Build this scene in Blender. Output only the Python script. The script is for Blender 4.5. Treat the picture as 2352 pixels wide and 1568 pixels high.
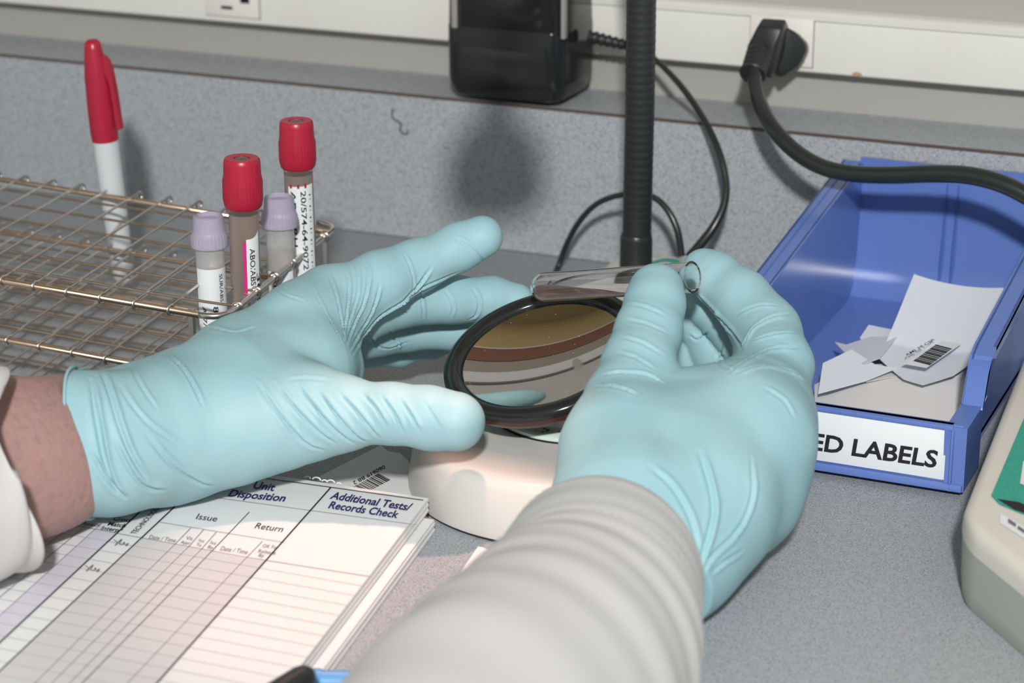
import bpy, bmesh, math, random
import numpy as np
from mathutils import Vector, Matrix
rnd = random.Random(7)
for o in list(bpy.data.objects): bpy.data.objects.remove(o)
S = bpy.context.scene; COL = S.collection

# ------------------------------------------------------------------ camera
FPX, CX, CY = 5000., 1176., 784.
_X = np.array([11900., -1630., 5000.]); _X /= np.linalg.norm(_X)
_Z = -np.array([90., -13970., -5000.]); _Z /= np.linalg.norm(_Z)
_X -= _X.dot(_Z) * _Z; _X /= np.linalg.norm(_X); _Y = np.cross(_Z, _X)
MW = np.array([_X, _Y, _Z]); CAM = np.array([.524, -1.235, .421])
cd = bpy.data.cameras.new('camera'); cam = bpy.data.objects.new('camera', cd); COL.objects.link(cam)
m4 = Matrix([list(MW[i]) + [CAM[i]] for i in range(3)] + [[0, 0, 0, 1]])
cam.matrix_world = m4
cd.sensor_width = 36; cd.lens = FPX / 2352 * 36; cd.clip_start = .02; cd.clip_end = 50
cd.dof.use_dof = True; cd.dof.focus_distance = 1.06; cd.dof.aperture_fstop = 10.5
S.camera = cam

# ------------------------------------------------------------------ light
S.view_settings.view_transform = 'Standard'; S.view_settings.look = 'None'
S.view_settings.gamma = 1; S.view_settings.use_curve_mapping = False
S.view_settings.exposure = 0
w = bpy.data.worlds.new('room'); S.world = w; w.use_nodes = True
w.node_tree.nodes['Background'].inputs[0].default_value = (.86, .90, .88, 1)
w.node_tree.nodes['Background'].inputs[1].default_value = .50

def lamp(name, kind, loc, target, energy, color, **kw):
    l = bpy.data.lights.new(name, kind); l.energy = energy; l.color = color
    for k, v in kw.items(): setattr(l, k, v)
    o = bpy.data.objects.new(name, l); COL.objects.link(o); o.location = loc
    o.rotation_euler = (Vector(target) - Vector(loc)).to_track_quat('-Z', 'Y').to_euler()
    return o
lamp('camera_flash', 'AREA', (.84, -2.0, 1.15), (.1, -.3, .05), 46, (1, .985, .97), shape='DISK', size=.11)
lamp('lamp_bulb', 'SPOT', (.142, -.407, .258), (.135, -.49, 0), 1.9, (1, .56, .45), spot_size=math.radians(52), spot_blend=.6, shadow_soft_size=.006)

# ------------------------------------------------------------------ placement helpers
def ray(u, v): return MW @ np.array([u - CX, -(v - CY), -FPX]) / FPX
def atd(u, v, D): return CAM + D * ray(u, v)                       # point at distance D
def atp(u, v, ax, val):
    d = ray(u, v); return CAM + d * (val - CAM[ax]) / d[ax]
def atz(u, v, z): return atp(u, v, 2, z)
def aty(u, v, y): return atp(u, v, 1, y)
def atx(u, v, x): return atp(u, v, 0, x)
def V(p): return Vector([float(a) for a in p])

# ------------------------------------------------------------------ materials
def mat(name, col, rough=.5, metal=0, spec=.5, noise=None, bump=None, trans=0, ior=1.45, coat=0, alpha=1, sss=0, obj=True):
    m = bpy.data.materials.new(name); m.use_nodes = True; nt = m.node_tree; b = nt.nodes['Principled BSDF']
    b.inputs['Base Color'].default_value = (*col, 1); b.inputs['Roughness'].default_value = rough
    b.inputs['Metallic'].default_value = metal; b.inputs['Specular IOR Level'].default_value = spec
    b.inputs['Transmission Weight'].default_value = trans; b.inputs['IOR'].default_value = ior
    b.inputs['Coat Weight'].default_value = coat; b.inputs['Alpha'].default_value = alpha
    if sss:
        b.inputs['Subsurface Weight'].default_value = sss; b.inputs['Subsurface Radius'].default_value = (.004, .003, .003); b.inputs['Subsurface Scale'].default_value = .6
    tc = nt.nodes.new('ShaderNodeTexCoord')
    if noise:   # list of (scale, amount, colour)
        prev = None
        for sc, lo, hi, c2 in noise:
            n = nt.nodes.new('ShaderNodeTexNoise'); n.inputs['Scale'].default_value = sc; n.inputs['Detail'].default_value = 3
            nt.links.new(tc.outputs['Object'], n.inputs['Vector'])
            r = nt.nodes.new('ShaderNodeMapRange'); r.inputs[1].default_value = lo; r.inputs[2].default_value = hi
            nt.links.new(n.outputs['Fac'], r.inputs[0])
            mx = nt.nodes.new('ShaderNodeMix'); mx.data_type = 'RGBA'
            mx.inputs[7].default_value = (*c2, 1)
            if prev is None: mx.inputs[6].default_value = (*col, 1)
            else: nt.links.new(prev, mx.inputs[6])
            nt.links.new(r.outputs[0], mx.inputs[0]); prev = mx.outputs[2]
        nt.links.new(prev, b.inputs['Base Color'])
    if bump:
        sc, st, dist = bump
        n = nt.nodes.new('ShaderNodeTexNoise'); n.inputs['Scale'].default_value = sc; n.inputs['Detail'].default_value = 4
        nt.links.new(tc.outputs['Object'], n.inputs['Vector'])
        bp = nt.nodes.new('ShaderNodeBump'); bp.inputs['Strength'].default_value = st; bp.inputs['Distance'].default_value = dist
        nt.links.new(n.outputs['Fac'], bp.inputs['Height']); nt.links.new(bp.outputs[0], b.inputs['Normal'])
    return m
def s2l(r, g, b): return tuple(((c / 255 + .055) / 1.055) ** 2.4 if c > 10 else c / 255 / 12.92 for c in (r, g, b))
M = {}
M['lam'] = mat('grey_laminate', s2l(156, 162, 166), .5, spec=.3, noise=[(950, .5, .66, s2l(192, 198, 202)), (1300, .5, .66, s2l(106, 110, 116)), (260, .45, .7, s2l(168, 168, 175))])
M['lamedge'] = mat('dark_laminate_edge', s2l(82, 68, 60), .6)
M['wall'] = mat('wall_paint', s2l(160, 158, 153), .7, bump=(300, .15, .0005))
M['raceway'] = mat('raceway_enamel', s2l(214, 213, 206), .35, noise=[(6, .45, .8, s2l(206, 204, 196))])
M['ivory'] = mat('ivory_plastic', s2l(222, 219, 212), .35)
M['slot'] = mat('slot_dark', s2l(16, 15, 14), .7)
M['black'] = mat('black_plastic', s2l(40, 43, 43), .32, bump=(900, .1, .0003))
M['blackrub'] = mat('black_rubber', s2l(38, 41, 42), .4)
M['gloss'] = mat('gloss_black', s2l(34, 37, 37), .12)
M['brownrim'] = mat('dark_brown_plastic', s2l(78, 48, 40), .18)
M['cord'] = mat('cord_vinyl', s2l(40, 44, 42), .25)
M['base'] = mat('white_enamel', s2l(202, 199, 194), .4, bump=(1400, .12, .0003))
M['window'] = mat('opal_window', s2l(205, 222, 214), .15, coat=.3)
M['mirror'] = mat('mirror_silver', (.60, .575, .54), .015, metal=1)
M['glass'] = mat('clear_glass', (1, 1, 1), .0, trans=1, ior=1.47)
M['liquid'] = mat('pinkish_cell_suspension', (.50, .34, .32), .05, trans=.7, ior=1.34)
M['glove'] = mat('nitrile_glove', s2l(144, 183, 191), .5, spec=.22, noise=[(26, .4, .75, s2l(152, 187, 193))], bump=(420, .12, .0005))
M['glovein'] = M['glove']
M['skin'] = mat('skin', s2l(160, 128, 124), .5, noise=[(60, .4, .7, s2l(168, 130, 124)), (240, .5, .8, s2l(148, 118, 114))], bump=(260, .5, .0012), sss=.15)
M['coat'] = mat('lab_coat_cotton', s2l(209, 208, 207), .85, spec=.2, bump=(1100, .3, .0005))
M['knit'] = mat('knit_cuff_cotton', s2l(207, 207, 207), .9, spec=.15, bump=(1600, .5, .0008))
M['steel'] = mat('rack_steel', (.74, .72, .69), .24, metal=1)
M['warmlit'] = mat('rack_warmlit_wire', (.72, .56, .42), .25, metal=1)  # warm glow from lamp and skin tinted into the metal colour
M['redcap'] = mat('red_rubber_cap', s2l(168, 30, 54), .32, spec=.5)
M['redpen'] = mat('red_pen_plastic', s2l(164, 32, 56), .3)
M['penbody'] = mat('pale_grey_barrel', s2l(196, 202, 206), .35)
M['stopper'] = mat('grey_stopper', s2l(70, 84, 86), .2)
M['lav'] = mat('lavender_polyethylene', s2l(204, 198, 218), .3, trans=.5, ior=1.2, sss=.0)
M['tubeplastic'] = mat('clear_tube_plastic', (.93, .88, .86), .04, trans=1, ior=1.12)
M['vial'] = mat('frosted_vial', (.88, .88, .87), .22, trans=.75, ior=1.15)
M['serum'] = mat('brown_grey_content', s2l(212, 197, 188), .25, trans=.5)
M['paper'] = mat('paper', s2l(222, 222, 222), .8, spec=.2)
M['label'] = mat('label_paper', s2l(222, 226, 228), .6)
M['pgrey'] = mat('shaded_print', s2l(200, 199, 200), .8, spec=.2)
M['plav'] = mat('lavender_print', s2l(205, 202, 212), .8, spec=.2)
M['translabel'] = mat('label_backing', s2l(214, 219, 228), .55)
M['waxy'] = mat('waxy_backing', s2l(216, 214, 213), .5)
M['ink'] = mat('black_ink', s2l(30, 28, 34), .6)
M['inkthin'] = mat('thin_ink', s2l(110, 104, 110), .7)
M['inkrow'] = mat('row_ink', s2l(172, 166, 168), .7)
M['navy'] = mat('navy_ink', s2l(44, 34, 100), .6)
M['magenta'] = mat('magenta_print', s2l(200, 30, 120), .5)
M['teal'] = mat('teal_print', s2l(50, 160, 140), .5, noise=[(900, .45, .7, s2l(30, 140, 122))])
M['bin'] = mat('blue_polypropylene', s2l(96, 122, 186), .22, noise=[(12, .4, .8, s2l(88, 114, 180))])
M['device'] = mat('beige_device_plastic', s2l(212, 207, 198), .45, bump=(500, .1, .0004))
M['devlow'] = mat('grey_green_device_plastic', s2l(172, 176, 166), .45)
M['blue'] = mat('blue_cap', s2l(90, 150, 200), .4)
M['rust'] = mat('rust_fleck', s2l(176, 140, 112), .8)
M['cabinet'] = mat('brown_cabinet_laminate', s2l(104, 72, 56), .5)
M['greyp2'] = mat('lit_edge_grey', s2l(150, 146, 140), .5)  # light on the adapter's bevelled edges, painted as pale grey strips
M['rail'] = mat('pale_rail', s2l(176, 174, 174), .6)
M['greyp'] = mat('grey_front', s2l(128, 120, 112), .6)
M['olive'] = mat('olive_panel', s2l(140, 122, 84), .6)
M['hair'] = mat('hair_strand', s2l(60, 62, 64), .6)

# ------------------------------------------------------------------ object helpers
def link(o, parent=None):
    COL.objects.link(o)
    if parent is not None: o.parent = parent
    return o
def tag(o, label=None, cat=None, group=None, kind=None):
    if label: o['label'] = label
    if cat: o['category'] = cat
    if group: o['group'] = group
    if kind: o['kind'] = kind
    return o
def thing(name, loc, label, cat, group=None):
    o = bpy.data.objects.new(name, None); o.empty_display_size = .01; link(o); o.location = V(loc)
    return tag(o, label, cat, group)
def finish(o, parent):
    link(o)
    if parent is not None:
        o.parent = parent
        r = parent
        loc = Vector((0, 0, 0))
        while r is not None: loc += r.location; r = r.parent
        o.data.transform(Matrix.Translation(-loc))                 # data given in world space
    return o
def mesh(name, vs, fs, m, parent=None, smooth=True, sharp=None):
    me = bpy.data.meshes.new(name); me.from_pydata([tuple(map(float, v)) for v in vs], [], [tuple(map(int, f)) for f in fs])
    if isinstance(m, str): m = M[m]
    me.materials.append(m)
    if smooth: me.shade_smooth()
    o = bpy.data.objects.new(name, me)
    if sharp: 
        me.set_sharp_from_angle(angle=math.radians(sharp))
    me.update()
    return finish(o, parent)
def bmobj(name, bm, m, parent=None, smooth=True, sharp=35):
    me = bpy.data.meshes.new(name); bmesh.ops.recalc_face_normals(bm, faces=bm.faces); bm.to_mesh(me); bm.free(); me.materials.append(M[m] if isinstance(m, str) else m)
    if smooth:
        me.shade_smooth()
        if sharp: me.set_sharp_from_angle(angle=math.radians(sharp))
    return finish(bpy.data.objects.new(name, me), parent)
def bevel(bm, w, seg=2, ang=30):
    es = [e for e in bm.edges if len(e.link_faces) == 2 and e.calc_face_angle(0) > math.radians(ang)]
    bmesh.ops.bevel(bm, geom=es, offset=w, segments=seg, profile=.5, affect='EDGES', clamp_overlap=True)
def box(bm, lo, hi, mtx=None):
    r = bmesh.ops.create_cube(bm, size=1); lo = Vector(lo); hi = Vector(hi)
    for v in r['verts']:
        v.co = Vector([lo[i] + (v.co[i] + .5) * (hi[i] - lo[i]) for i in range(3)])
        if mtx: v.co = mtx @ v.co
    return r['verts']
def boxobj(name, lo, hi, m, parent=None, bev=.001, seg=2, mtx=None):
    bm = bmesh.new(); box(bm, lo, hi, mtx)
    if bev: bevel(bm, bev, seg)
    return bmobj(name, bm, m, parent)
def frame(d, up=(0, 0, 1)):
    d = V(d).normalized(); up = Vector(up)
    if abs(d.dot(up)) > .95: up = Vector((1, 0, 0))
    x = up.cross(d).normalized(); y = d.cross(x); return x, y, d
def spline(pts, n):
    P = np.array(pts, float); k = len(P)
    if k == 2: return np.array([P[0] + (P[1] - P[0]) * t for t in np.linspace(0, 1, n)])
    Q = np.vstack([2 * P[0] - P[1], P, 2 * P[-1] - P[-2]]); out = []
    for t in np.linspace(0, k - 1 - 1e-9, n):
        i = int(t); f = t - i; a, b, c, d = Q[i:i + 4]
        out.append(.5 * (2 * b + (c - a) * f + (2 * a - 5 * b + 4 * c - d) * f * f + (3 * b - a - 3 * c + d) * f ** 3))
    return np.array(out)
def tubemesh(pts, r, seg=12, caps=True, closed=False):
    P = np.array(pts, float); n = len(P); R = np.broadcast_to(np.array(r, float), (n,)) if np.ndim(r) < 2 else None
    T = np.gradient(P, axis=0) if not closed else np.roll(P, -1, 0) - np.roll(P, 1, 0)
    T /= np.linalg.norm(T, axis=1)[:, None]
    x, _, _ = frame(T[0]); x = np.array(x); vs = []; fs = []
    for i in range(n):
        x = x - x.dot(T[i]) * T[i]; x /= np.linalg.norm(x); y = np.cross(T[i], x)
        for j in range(seg):
            a = 2 * math.pi * j / seg; vs.append(P[i] + R[i] * (math.cos(a) * x + math.sin(a) * y))
    for i in range(n if closed else n - 1):
        for j in range(seg):
            a = i * seg + j; b = i * seg + (j + 1) % seg; i2 = (i + 1) % n
            fs.append((a, b, i2 * seg + (j + 1) % seg, i2 * seg + j))
    if caps and not closed:
        fs.append(tuple(range(seg - 1, -1, -1))); fs.append(tuple((n - 1) * seg + j for j in range(seg)))
    return vs, fs
def tube(name, pts, r, m, parent=None, seg=12, n=None, closed=False):
    if n: pts = spline(pts, n)
    if n and np.ndim(r) == 1: r = np.interp(np.linspace(0, 1, n), np.linspace(0, 1, len(r)), r)
    vs, fs = tubemesh(pts, r, seg, closed=closed); return mesh(name, vs, fs, m, parent, sharp=60)
def lathemesh(prof, org, axis, seg=40, a0=0, a1=2 * math.pi, ribs=None):
    x, y, d = frame(axis); org = V(org); vs = []; fs = []; full = abs(a1 - a0 - 2 * math.pi) < 1e-6; ns = seg if full else seg + 1
    for r, h in prof:
        for j in range(ns):
            a = a0 + (a1 - a0) * j / seg; rr = r + (ribs(a, h) if ribs else 0)
            vs.append(org + d * h + (x * math.cos(a) + y * math.sin(a)) * rr)
    for i in range(len(prof) - 1):
        for j in range(seg):
            j2 = (j + 1) % ns
            fs.append((i * ns + j, i * ns + j2, (i + 1) * ns + j2, (i + 1) * ns + j))
    return vs, fs
def lathe(name, prof, org, axis, m, parent=None, seg=40, sharp=40, **kw):
    vs, fs = lathemesh(prof, org, axis, seg, **kw)
    o = mesh(name, vs, fs, m, None if parent is None else parent, sharp=sharp)
    bm = bmesh.new(); bm.from_mesh(o.data); bmesh.ops.remove_doubles(bm, verts=bm.verts, dist=1e-6); bmesh.ops.recalc_face_normals(bm, faces=bm.faces); bm.to_mesh(o.data); bm.free()
    return o
def prism(bm, pts, off):
    a = [bm.verts.new(V(p)) for p in pts]; b = [bm.verts.new(V(p) + V(off)) for p in pts]; n = len(a)
    bm.faces.new(a); bm.faces.new(b[::-1])
    for i in range(n): bm.faces.new((a[i], b[i], b[(i + 1) % n], a[(i + 1) % n]))
def hull(bm, pts):
    vs = [bm.verts.new(V(p)) for p in pts]; r = bmesh.ops.convex_hull(bm, input=vs)
    bmesh.ops.delete(bm, geom=[g for g in r['geom_unused'] + r['geom_interior'] if isinstance(g, bmesh.types.BMVert)], context='VERTS')
# text as flat mesh; fn maps (x, y) in unit text space (cap height 1) -> world
_tx = {}
def textverts(s, bold=0):
    k = (s, bold)
    if k not in _tx:
        c = bpy.data.curves.new('t', 'FONT'); c.body = s; c.size = 1.38; c.offset = bold; c.resolution_u = 3; c.fill_mode = 'FRONT'
        o = bpy.data.objects.new('t', c); COL.objects.link(o); dg = bpy.context.evaluated_depsgraph_get()
        me = bpy.data.meshes.new_from_object(o.evaluated_get(dg)); bpy.data.objects.remove(o)
        vs = [tuple(v.co) for v in me.vertices]; fs = [tuple(p.vertices) for p in me.polygons]; bpy.data.meshes.remove(me)
        xs = [v[0] for v in vs] or [0]; x0 = min(xs); wd = max(xs) - x0
        _tx[k] = ([(v[0] - x0, v[1]) for v in vs], fs, wd)
    return _tx[k]
def text(name, s, fn, m, parent, bold=0, n=None):
    vs, fs, wd = textverts(s, bold)
    return mesh(name, [fn(x / wd, y) for x, y in vs], fs, m, parent, smooth=False)
def affine(o, px, py, lift=(0, 0, .0001)):
    o, px, py = V(o) + Vector(lift), V(px) + Vector(lift), V(py) + Vector(lift)
    return lambda x, y: o + (px - o) * x + (py - o) * y
def quads(name, qs, m, parent, th=0):
    vs = []; fs = []
    for q in qs:
        b = len(vs); vs += [V(p) for p in q]; fs.append(tuple(range(b, b + len(q))))
    return mesh(name, vs, fs, m, parent, smooth=False)

# ================================================================== SETTING
HB = .0975
boxobj('worktop', (-1.2, -1.05, -.035), (1.1, 0, 0), 'lam', None, .0015)
tag(bpy.data.objects['worktop'], 'speckled grey laminate worktop running under everything', 'worktop')
bsp = thing('backsplash', (0, 0, 0), 'speckled grey laminate upstand with dark top edge behind the worktop', 'backsplash')
boxobj('upstand_panel', (-1.2, .0002, .0002), (1.1, .0575, HB - .0006), 'lam', bsp, 0)
boxobj('edge_strip', (-1.2, -.0002, HB - .0018), (1.1, .0008, HB), 'lamedge', bsp, 0)
boxobj('top_ledge', (-1.2, .0008, HB - .0006), (1.1, .0575, HB + .0001), 'lam', bsp, 0)
wl = boxobj('wall_back', (-6, .0577, -.035), (1.1, .09, 2.4), 'wall', None, 0); tag(wl, kind='structure')
cl_ = boxobj('ceiling', (-6, -1.7, 2.4), (1.1, .09, 2.45), 'olive', None, 0); tag(cl_, kind='structure')
# raceway
rc = thing('cable_raceway', (0, .0425, .14), 'long off-white metal cable raceway fixed along the back wall', 'raceway')
bm = bmesh.new(); zb = .1241; zt = .1622; YR = .0425
prof = [(.0575, zb), (YR + .001, zb), (YR, zb + .001), (YR, zt - .0075), (YR + .0005, zt - .0065), (YR - .0008, zt - .0055), (YR - .0008, zt - .0025), (YR + .0008, zt - .001), (YR + .0025, zt), (.0575, zt)]
prism(bm, [(-1.2, y, z) for y, z in prof], (2.3, 0, 0)); bmobj('raceway_cover', bm, 'raceway', rc)
def outlet(u0, v0, u1, v1, slots):
    a = aty(u0, v1, YR - .0005); b = aty(u1, v0, YR - .0005)
    p = boxobj('outlet_plate', (a[0], YR - .0018, a[2]), (b[0], YR + .0002, b[2]), 'ivory', rc, .0006)
    boxobj('plate_gap', (a[0] - .0004, YR - .0006, a[2] - .0004), (b[0] + .0004, YR + .0001, b[2] + .0004), 'inkthin', rc, 0)
    for (su0, sv0, su1, sv1) in slots:
        c = aty(su0, sv1, YR - .0018); d = aty(su1, sv0, YR - .0018)
        boxobj('contact_slot', (c[0], YR - .0021, c[2]), (d[0], YR - .0015, d[2]), 'slot', p, .0002)
outlet(474, -62, 592, 33, [(508, 15, 534, 20), (512, -44, 536, -38), (552, -8, 572, 7)])
outlet(1722, 47, 1870, 143, [])
c = aty(1968, 170, YR - .0002); d = aty(1973, 173, YR - .0002)
bm = bmesh.new(); prism(bm, [c + np.array([math.cos(a) * .0035 * (.7 + .4 * rnd.random()), 0, math.sin(a) * .0015 * (.6 + .5 * rnd.random())]) for a in np.linspace(0, 5.8, 12)], (0, -.0004, 0))
bmobj('rust_fleck', bm, 'rust', rc)
# wall cupboard (seen only in the mirror)
cb = thing('overhead_cupboard', (0, .04, .5), 'tall wall cupboard above the raceway, seen reflected in the round mirror', 'cupboard')
boxobj('light_rail', (-5.9, .035, .51), (1.09, .0575, .615), 'rail', cb, .002)
boxobj('grey_panel', (-5.9, .045, .6155), (1.09, .0575, .775), 'greyp', cb, .001)
boxobj('cupboard_body', (-5.9, .040, .7755), (1.09, .0575, 1.01), 'cabinet', cb, .001)
boxobj('edge_bead', (-5.9, .036, 1.0105), (1.09, .0575, 1.03), 'rail', cb, .001)
boxobj('cupboard_front', (-5.9, .040, 1.0305), (1.09, .0575, 2.4), 'olive', cb, .002)

# ================================================================== POWER ADAPTER
ad = thing('power_adapter', (-.01, .02, .14), 'black plug-in power adapter hanging from the raceway', 'adapter')
yf = -.010; x0, x1 = float(aty(1016, 120, yf)[0]), float(aty(1291, 120, yf)[0])
def ring_(z, s, f): # rounded footprint at height z
    pts = []
    for cx, cy, a0 in ((x1 - f, yf + f, -90), (x1 - .002, YR - .002, 0), (x0 + .002, YR - .002, 90), (x0 + f, yf + f, 180)):
        for k in range(7):
            a = math.radians(a0 + 15 * k); rr = f if cy < .02 else .002
            pts.append((cx + rr * math.cos(a), cy + rr * math.sin(a), z))
    c = np.array([(x0 + x1) / 2, .018, 0]); return [c * [1, 1, 0] + (np.array(p) - c) * [s, s, 1] for p in pts]
zb_ = float(aty(1288, 243, yf)[2])
secs = [ring_(zb_, .86, .010), ring_(zb_ + .001, .90, .010), ring_(zb_ + .006, .965, .011), ring_(zb_ + .012, .99, .011), ring_(zb_ + .03, 1.0, .012), ring_(zb_ + .044, 1.0, .012), ring_(zb_ + .0445, .992, .012), ring_(zb_ + .095, .96, .012)]
vs = [p for s in secs for p in s]; n = len(secs[0]); fs = [tuple(range(n - 1, -1, -1)), tuple((len(secs) - 1) * n + j for j in range(n))]
for i in range(len(secs) - 1):
    for j in range(n): fs.append((i * n + j, i * n + (j + 1) % n, (i + 1) * n + (j + 1) % n, (i + 1) * n + j))
mesh('adapter_body', vs, fs, 'gloss', ad, sharp=30)
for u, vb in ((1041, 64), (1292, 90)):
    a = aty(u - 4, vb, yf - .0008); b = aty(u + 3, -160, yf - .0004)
    boxobj('lit_edge_ridge', (a[0], yf - .0008, a[2]), (b[0] + .0008, yf + .004, b[2]), 'greyp2', ad, .0004)
a = aty(1060, 60, yf); b = aty(1270, -150, yf)
boxobj('rating_panel', (a[0], yf - .0003, a[2]), (b[0], yf + .004, b[2]), 'gloss', ad, .0003)
# strain relief + flat two-core lead
sr0 = aty(1352, 84, .022); sr1 = aty(1440, 104, .024)
P_ = spline([sr0, sr1], 25); R_ = [(.0046 if (i // 2) % 2 == 0 else .0036) * (1 - .25 * i / 24) for i in range(25)]
vs, fs = tubemesh(P_, R_, 14); mesh('strain_relief', vs, fs, 'blackrub', ad, sharp=40)
lead = [sr1, aty(1480, 118, .022), aty(1520, 150, .016), aty(1570, 205, .004), aty(1615, 272, -.012), aty(1650, 345, -.028), aty(1667, 415, -.036), aty(1663, 470, -.043), aty(1640, 520, -.05), aty(1610, 560, -.055), aty(1582, 590, -.058)]
tube('lead', lead, [.0018, .0016, .0018, .0020, .0021, .0022, .0022, .0024, .0028, .0030, .0026], 'cord', ad, n=90)
# loop of the same kind of lead behind the stand
lp = [atz(1262, 650, .002), atz(1280, 618, .0022), aty(1302, 560, -.030), aty(1330, 510, -.036), aty(1368, 470, -.042), aty(1415, 450, -.046), aty(1465, 445, -.048), aty(1505, 455, -.050), aty(1535, 485, -.052), aty(1556, 530, -.054), aty(1566, 588, -.056)]
t = tube('lead_loop', lp, [.0021, .0020, .0019, .0019, .0018, .0018, .0018, .0019, .0021, .0022, .0022], 'cord', None, n=90)
tag(t, 'thin black lead looping up behind the gooseneck and down to the worktop', 'cord')

# ================================================================== PLUG + THICK CORD
pc = thing('mains_lead', aty(1800, 110, 0), 'thick black mains cord and moulded plug in the right-hand outlet', 'power cord')
def loft(name, secs, m, parent, seg=28, e=3.0, sharp=45):
    vs = []; fs = []
    for (c, xa, ya, rx, ry) in secs:
        c = V(c)
        for j in range(seg):
            a = 2 * math.pi * j / seg; ca, sa = math.cos(a), math.sin(a)
            vs.append(c + V(xa) * (abs(ca) ** (2 / e) * (1 if ca > 0 else -1) * rx) + V(ya) * (abs(sa) ** (2 / e) * (1 if sa > 0 else -1) * ry))
    n = len(secs)
    for i in range(n - 1):
        for j in range(seg): fs.append((i * seg + j, i * seg + (j + 1) % seg, (i + 1) * seg + (j + 1) % seg, (i + 1) * seg + j))
    fs.append(tuple(range(seg - 1, -1, -1))); fs.append(tuple((n - 1) * seg + j for j in range(seg)))
    return mesh(name, vs, fs, m, parent, sharp=sharp)
PX = lambda u, v, y: aty(u, v, y + .0325 * min(1, max(0, (y + .06) / .03)))
bm = bmesh.new()
# gripped wedge: broad face against the outlet, narrow neck towards the room
hull(bm, [PX(1768, 52, .010), PX(1800, 58, .010), PX(1838, 80, .010), PX(1857, 100, .010), PX(1859, 118, .010), PX(1845, 150, .010), PX(1815, 172, .010), PX(1785, 178, .010), PX(1760, 150, .010), PX(1755, 90, .010),
          PX(1780, 50, -.012), PX(1825, 72, -.008), PX(1850, 98, -.004), PX(1853, 114, -.004), PX(1836, 148, -.006), PX(1795, 178, -.012), PX(1760, 120, -.016)])
bevel(bm, .0016, 3, 25); bmobj('plug_flange', bm, 'blackrub', pc)
bm = bmesh.new()
hull(bm, [PX(1752, 41, -.016), PX(1806, 45, -.016), PX(1740, 60, -.026), PX(1797, 66, -.026), PX(1812, 60, -.004), PX(1800, 130, -.012), PX(1776, 180, -.018),
          PX(1716, 106, -.028), PX(1774, 110, -.03), PX(1712, 140, -.026), PX(1770, 182, -.026), PX(1716, 140, -.012), PX(1742, 60, -.01), PX(1768, 172, -.03)])
bevel(bm, .0012, 2, 25); bmobj('plug_grip', bm, 'blackrub', pc)
a_, b_ = PX(1746, 122, -.030), PX(1728, 172, -.038)
P_ = spline([a_, b_], 21); R_ = [.0078 - .0008 * (i / 20) + (.0006 if (i // 2) % 2 else 0) for i in range(21)]; R_[-3:] = [.0082, .0084, .0078]
vs, fs = tubemesh(P_, R_, 18); mesh('strain_relief', vs, fs, 'blackrub', pc, sharp=35)
pth = [PX(1733, 160, -.038), PX(1735, 196, -.042), PX(1748, 245, -.050), PX(1780, 300, -.058), PX(1830, 350, -.064), PX(1890, 384, -.070), PX(1960, 399, -.074), PX(2050, 402, -.078), PX(2140, 399, -.082), PX(2220, 402, -.085), PX(2290, 418, -.088), PX(2352, 446, -.09), PX(2440, 500, -.092), PX(2540, 580, -.094), PX(2640, 700, -.095)]
tube('cord', pth, [.0040, .0044, .0047, .0047, .0047, .0047, .0048, .0050, .0050, .0050, .0050, .0050, .0050, .0050, .005], 'cord', pc, n=140, seg=16)

# ================================================================== AGGLUTINATION VIEWER
vw = thing('agglutination_viewer', (.15, -.335, 0), 'white teardrop-shaped lighted viewer with black gooseneck and round tilted mirror', 'viewer')
C1 = np.array([.1530, -.3358]); r1 = .0768; C2 = np.array([.101, -.081]); r2 = .031
def tear(z, ins):
    d = C2 - C1; L = np.linalg.norm(d); d /= L; p = np.array([d[1], -d[0]]); s = (r1 - r2) / L; c = math.sqrt(1 - s * s); out = []
    a0 = math.asin(s)  # angle from perpendicular
    for k in range(49):
        a = math.pi / 2 - a0 + (2 * math.pi - (math.pi - 2 * a0)) * k / 48
        out.append(C1 + (r1 - ins) * (math.cos(a) * d + math.sin(a) * p))
    for k in range(25):
        a = -(math.pi / 2 - a0) + (math.pi - 2 * a0) * k / 24
        out.append(C2 + (r2 - ins) * (math.cos(a) * d + math.sin(a) * p))
    return [(q[0], q[1], z) for q in out]
prof = [(.0012, .003), (.0016, .0002), (.004, -.0001), (.016, .0018), (.0245, .0034), (.0270, .0046), (.0287, .0068), (.0296, .0095), (.030, .0125), (.030, .016)]
vs = []; fs = []
for z, ins in prof: vs += tear(z, ins)
n = 74
for i in range(len(prof) - 1):
    for j in range(n): fs.append((i * n + j, i * n + (j + 1) % n, (i + 1) * n + (j + 1) % n, (i + 1) * n + j))
fs.append(tuple(range(n - 1, -1, -1))); fs.append(tuple((len(prof) - 1) * n + j for j in range(n)))
bm = bmesh.new(); bv = [bm.verts.new(V(v)) for v in vs]
for f in fs: bm.faces.new([bv[i] for i in f])
bs = bmobj('viewer_base', bm, 'base', vw, sharp=50)
pts = tear(.0008, .0035); vs = pts + [(p[0], p[1], .0014) for p in tear(.0014, .0015)] + [(p[0], p[1], 0) for p in tear(0, .0035)]
bm = bmesh.new(); prism(bm, [(p[0], p[1], .0) for p in tear(0, .0012)], (0, 0, .0014)); bmobj('rubber_foot_ring', bm, 'blackrub', vw)
wc = (.1518, -.3175, .030)
lathe('window', [(0, .0040), (.036, .0038), (.0405, .0030), (.0415, .0022), (.0415, .0006)], wc, (0, 0, 1), 'window', vw, seg=64)
lathe('window_gasket', [(.0420, .0008), (.0424, .0004), (.0424, .0000), (.03, 0)], wc, (0, 0, 1), 'blackrub', vw, seg=64)
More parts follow.
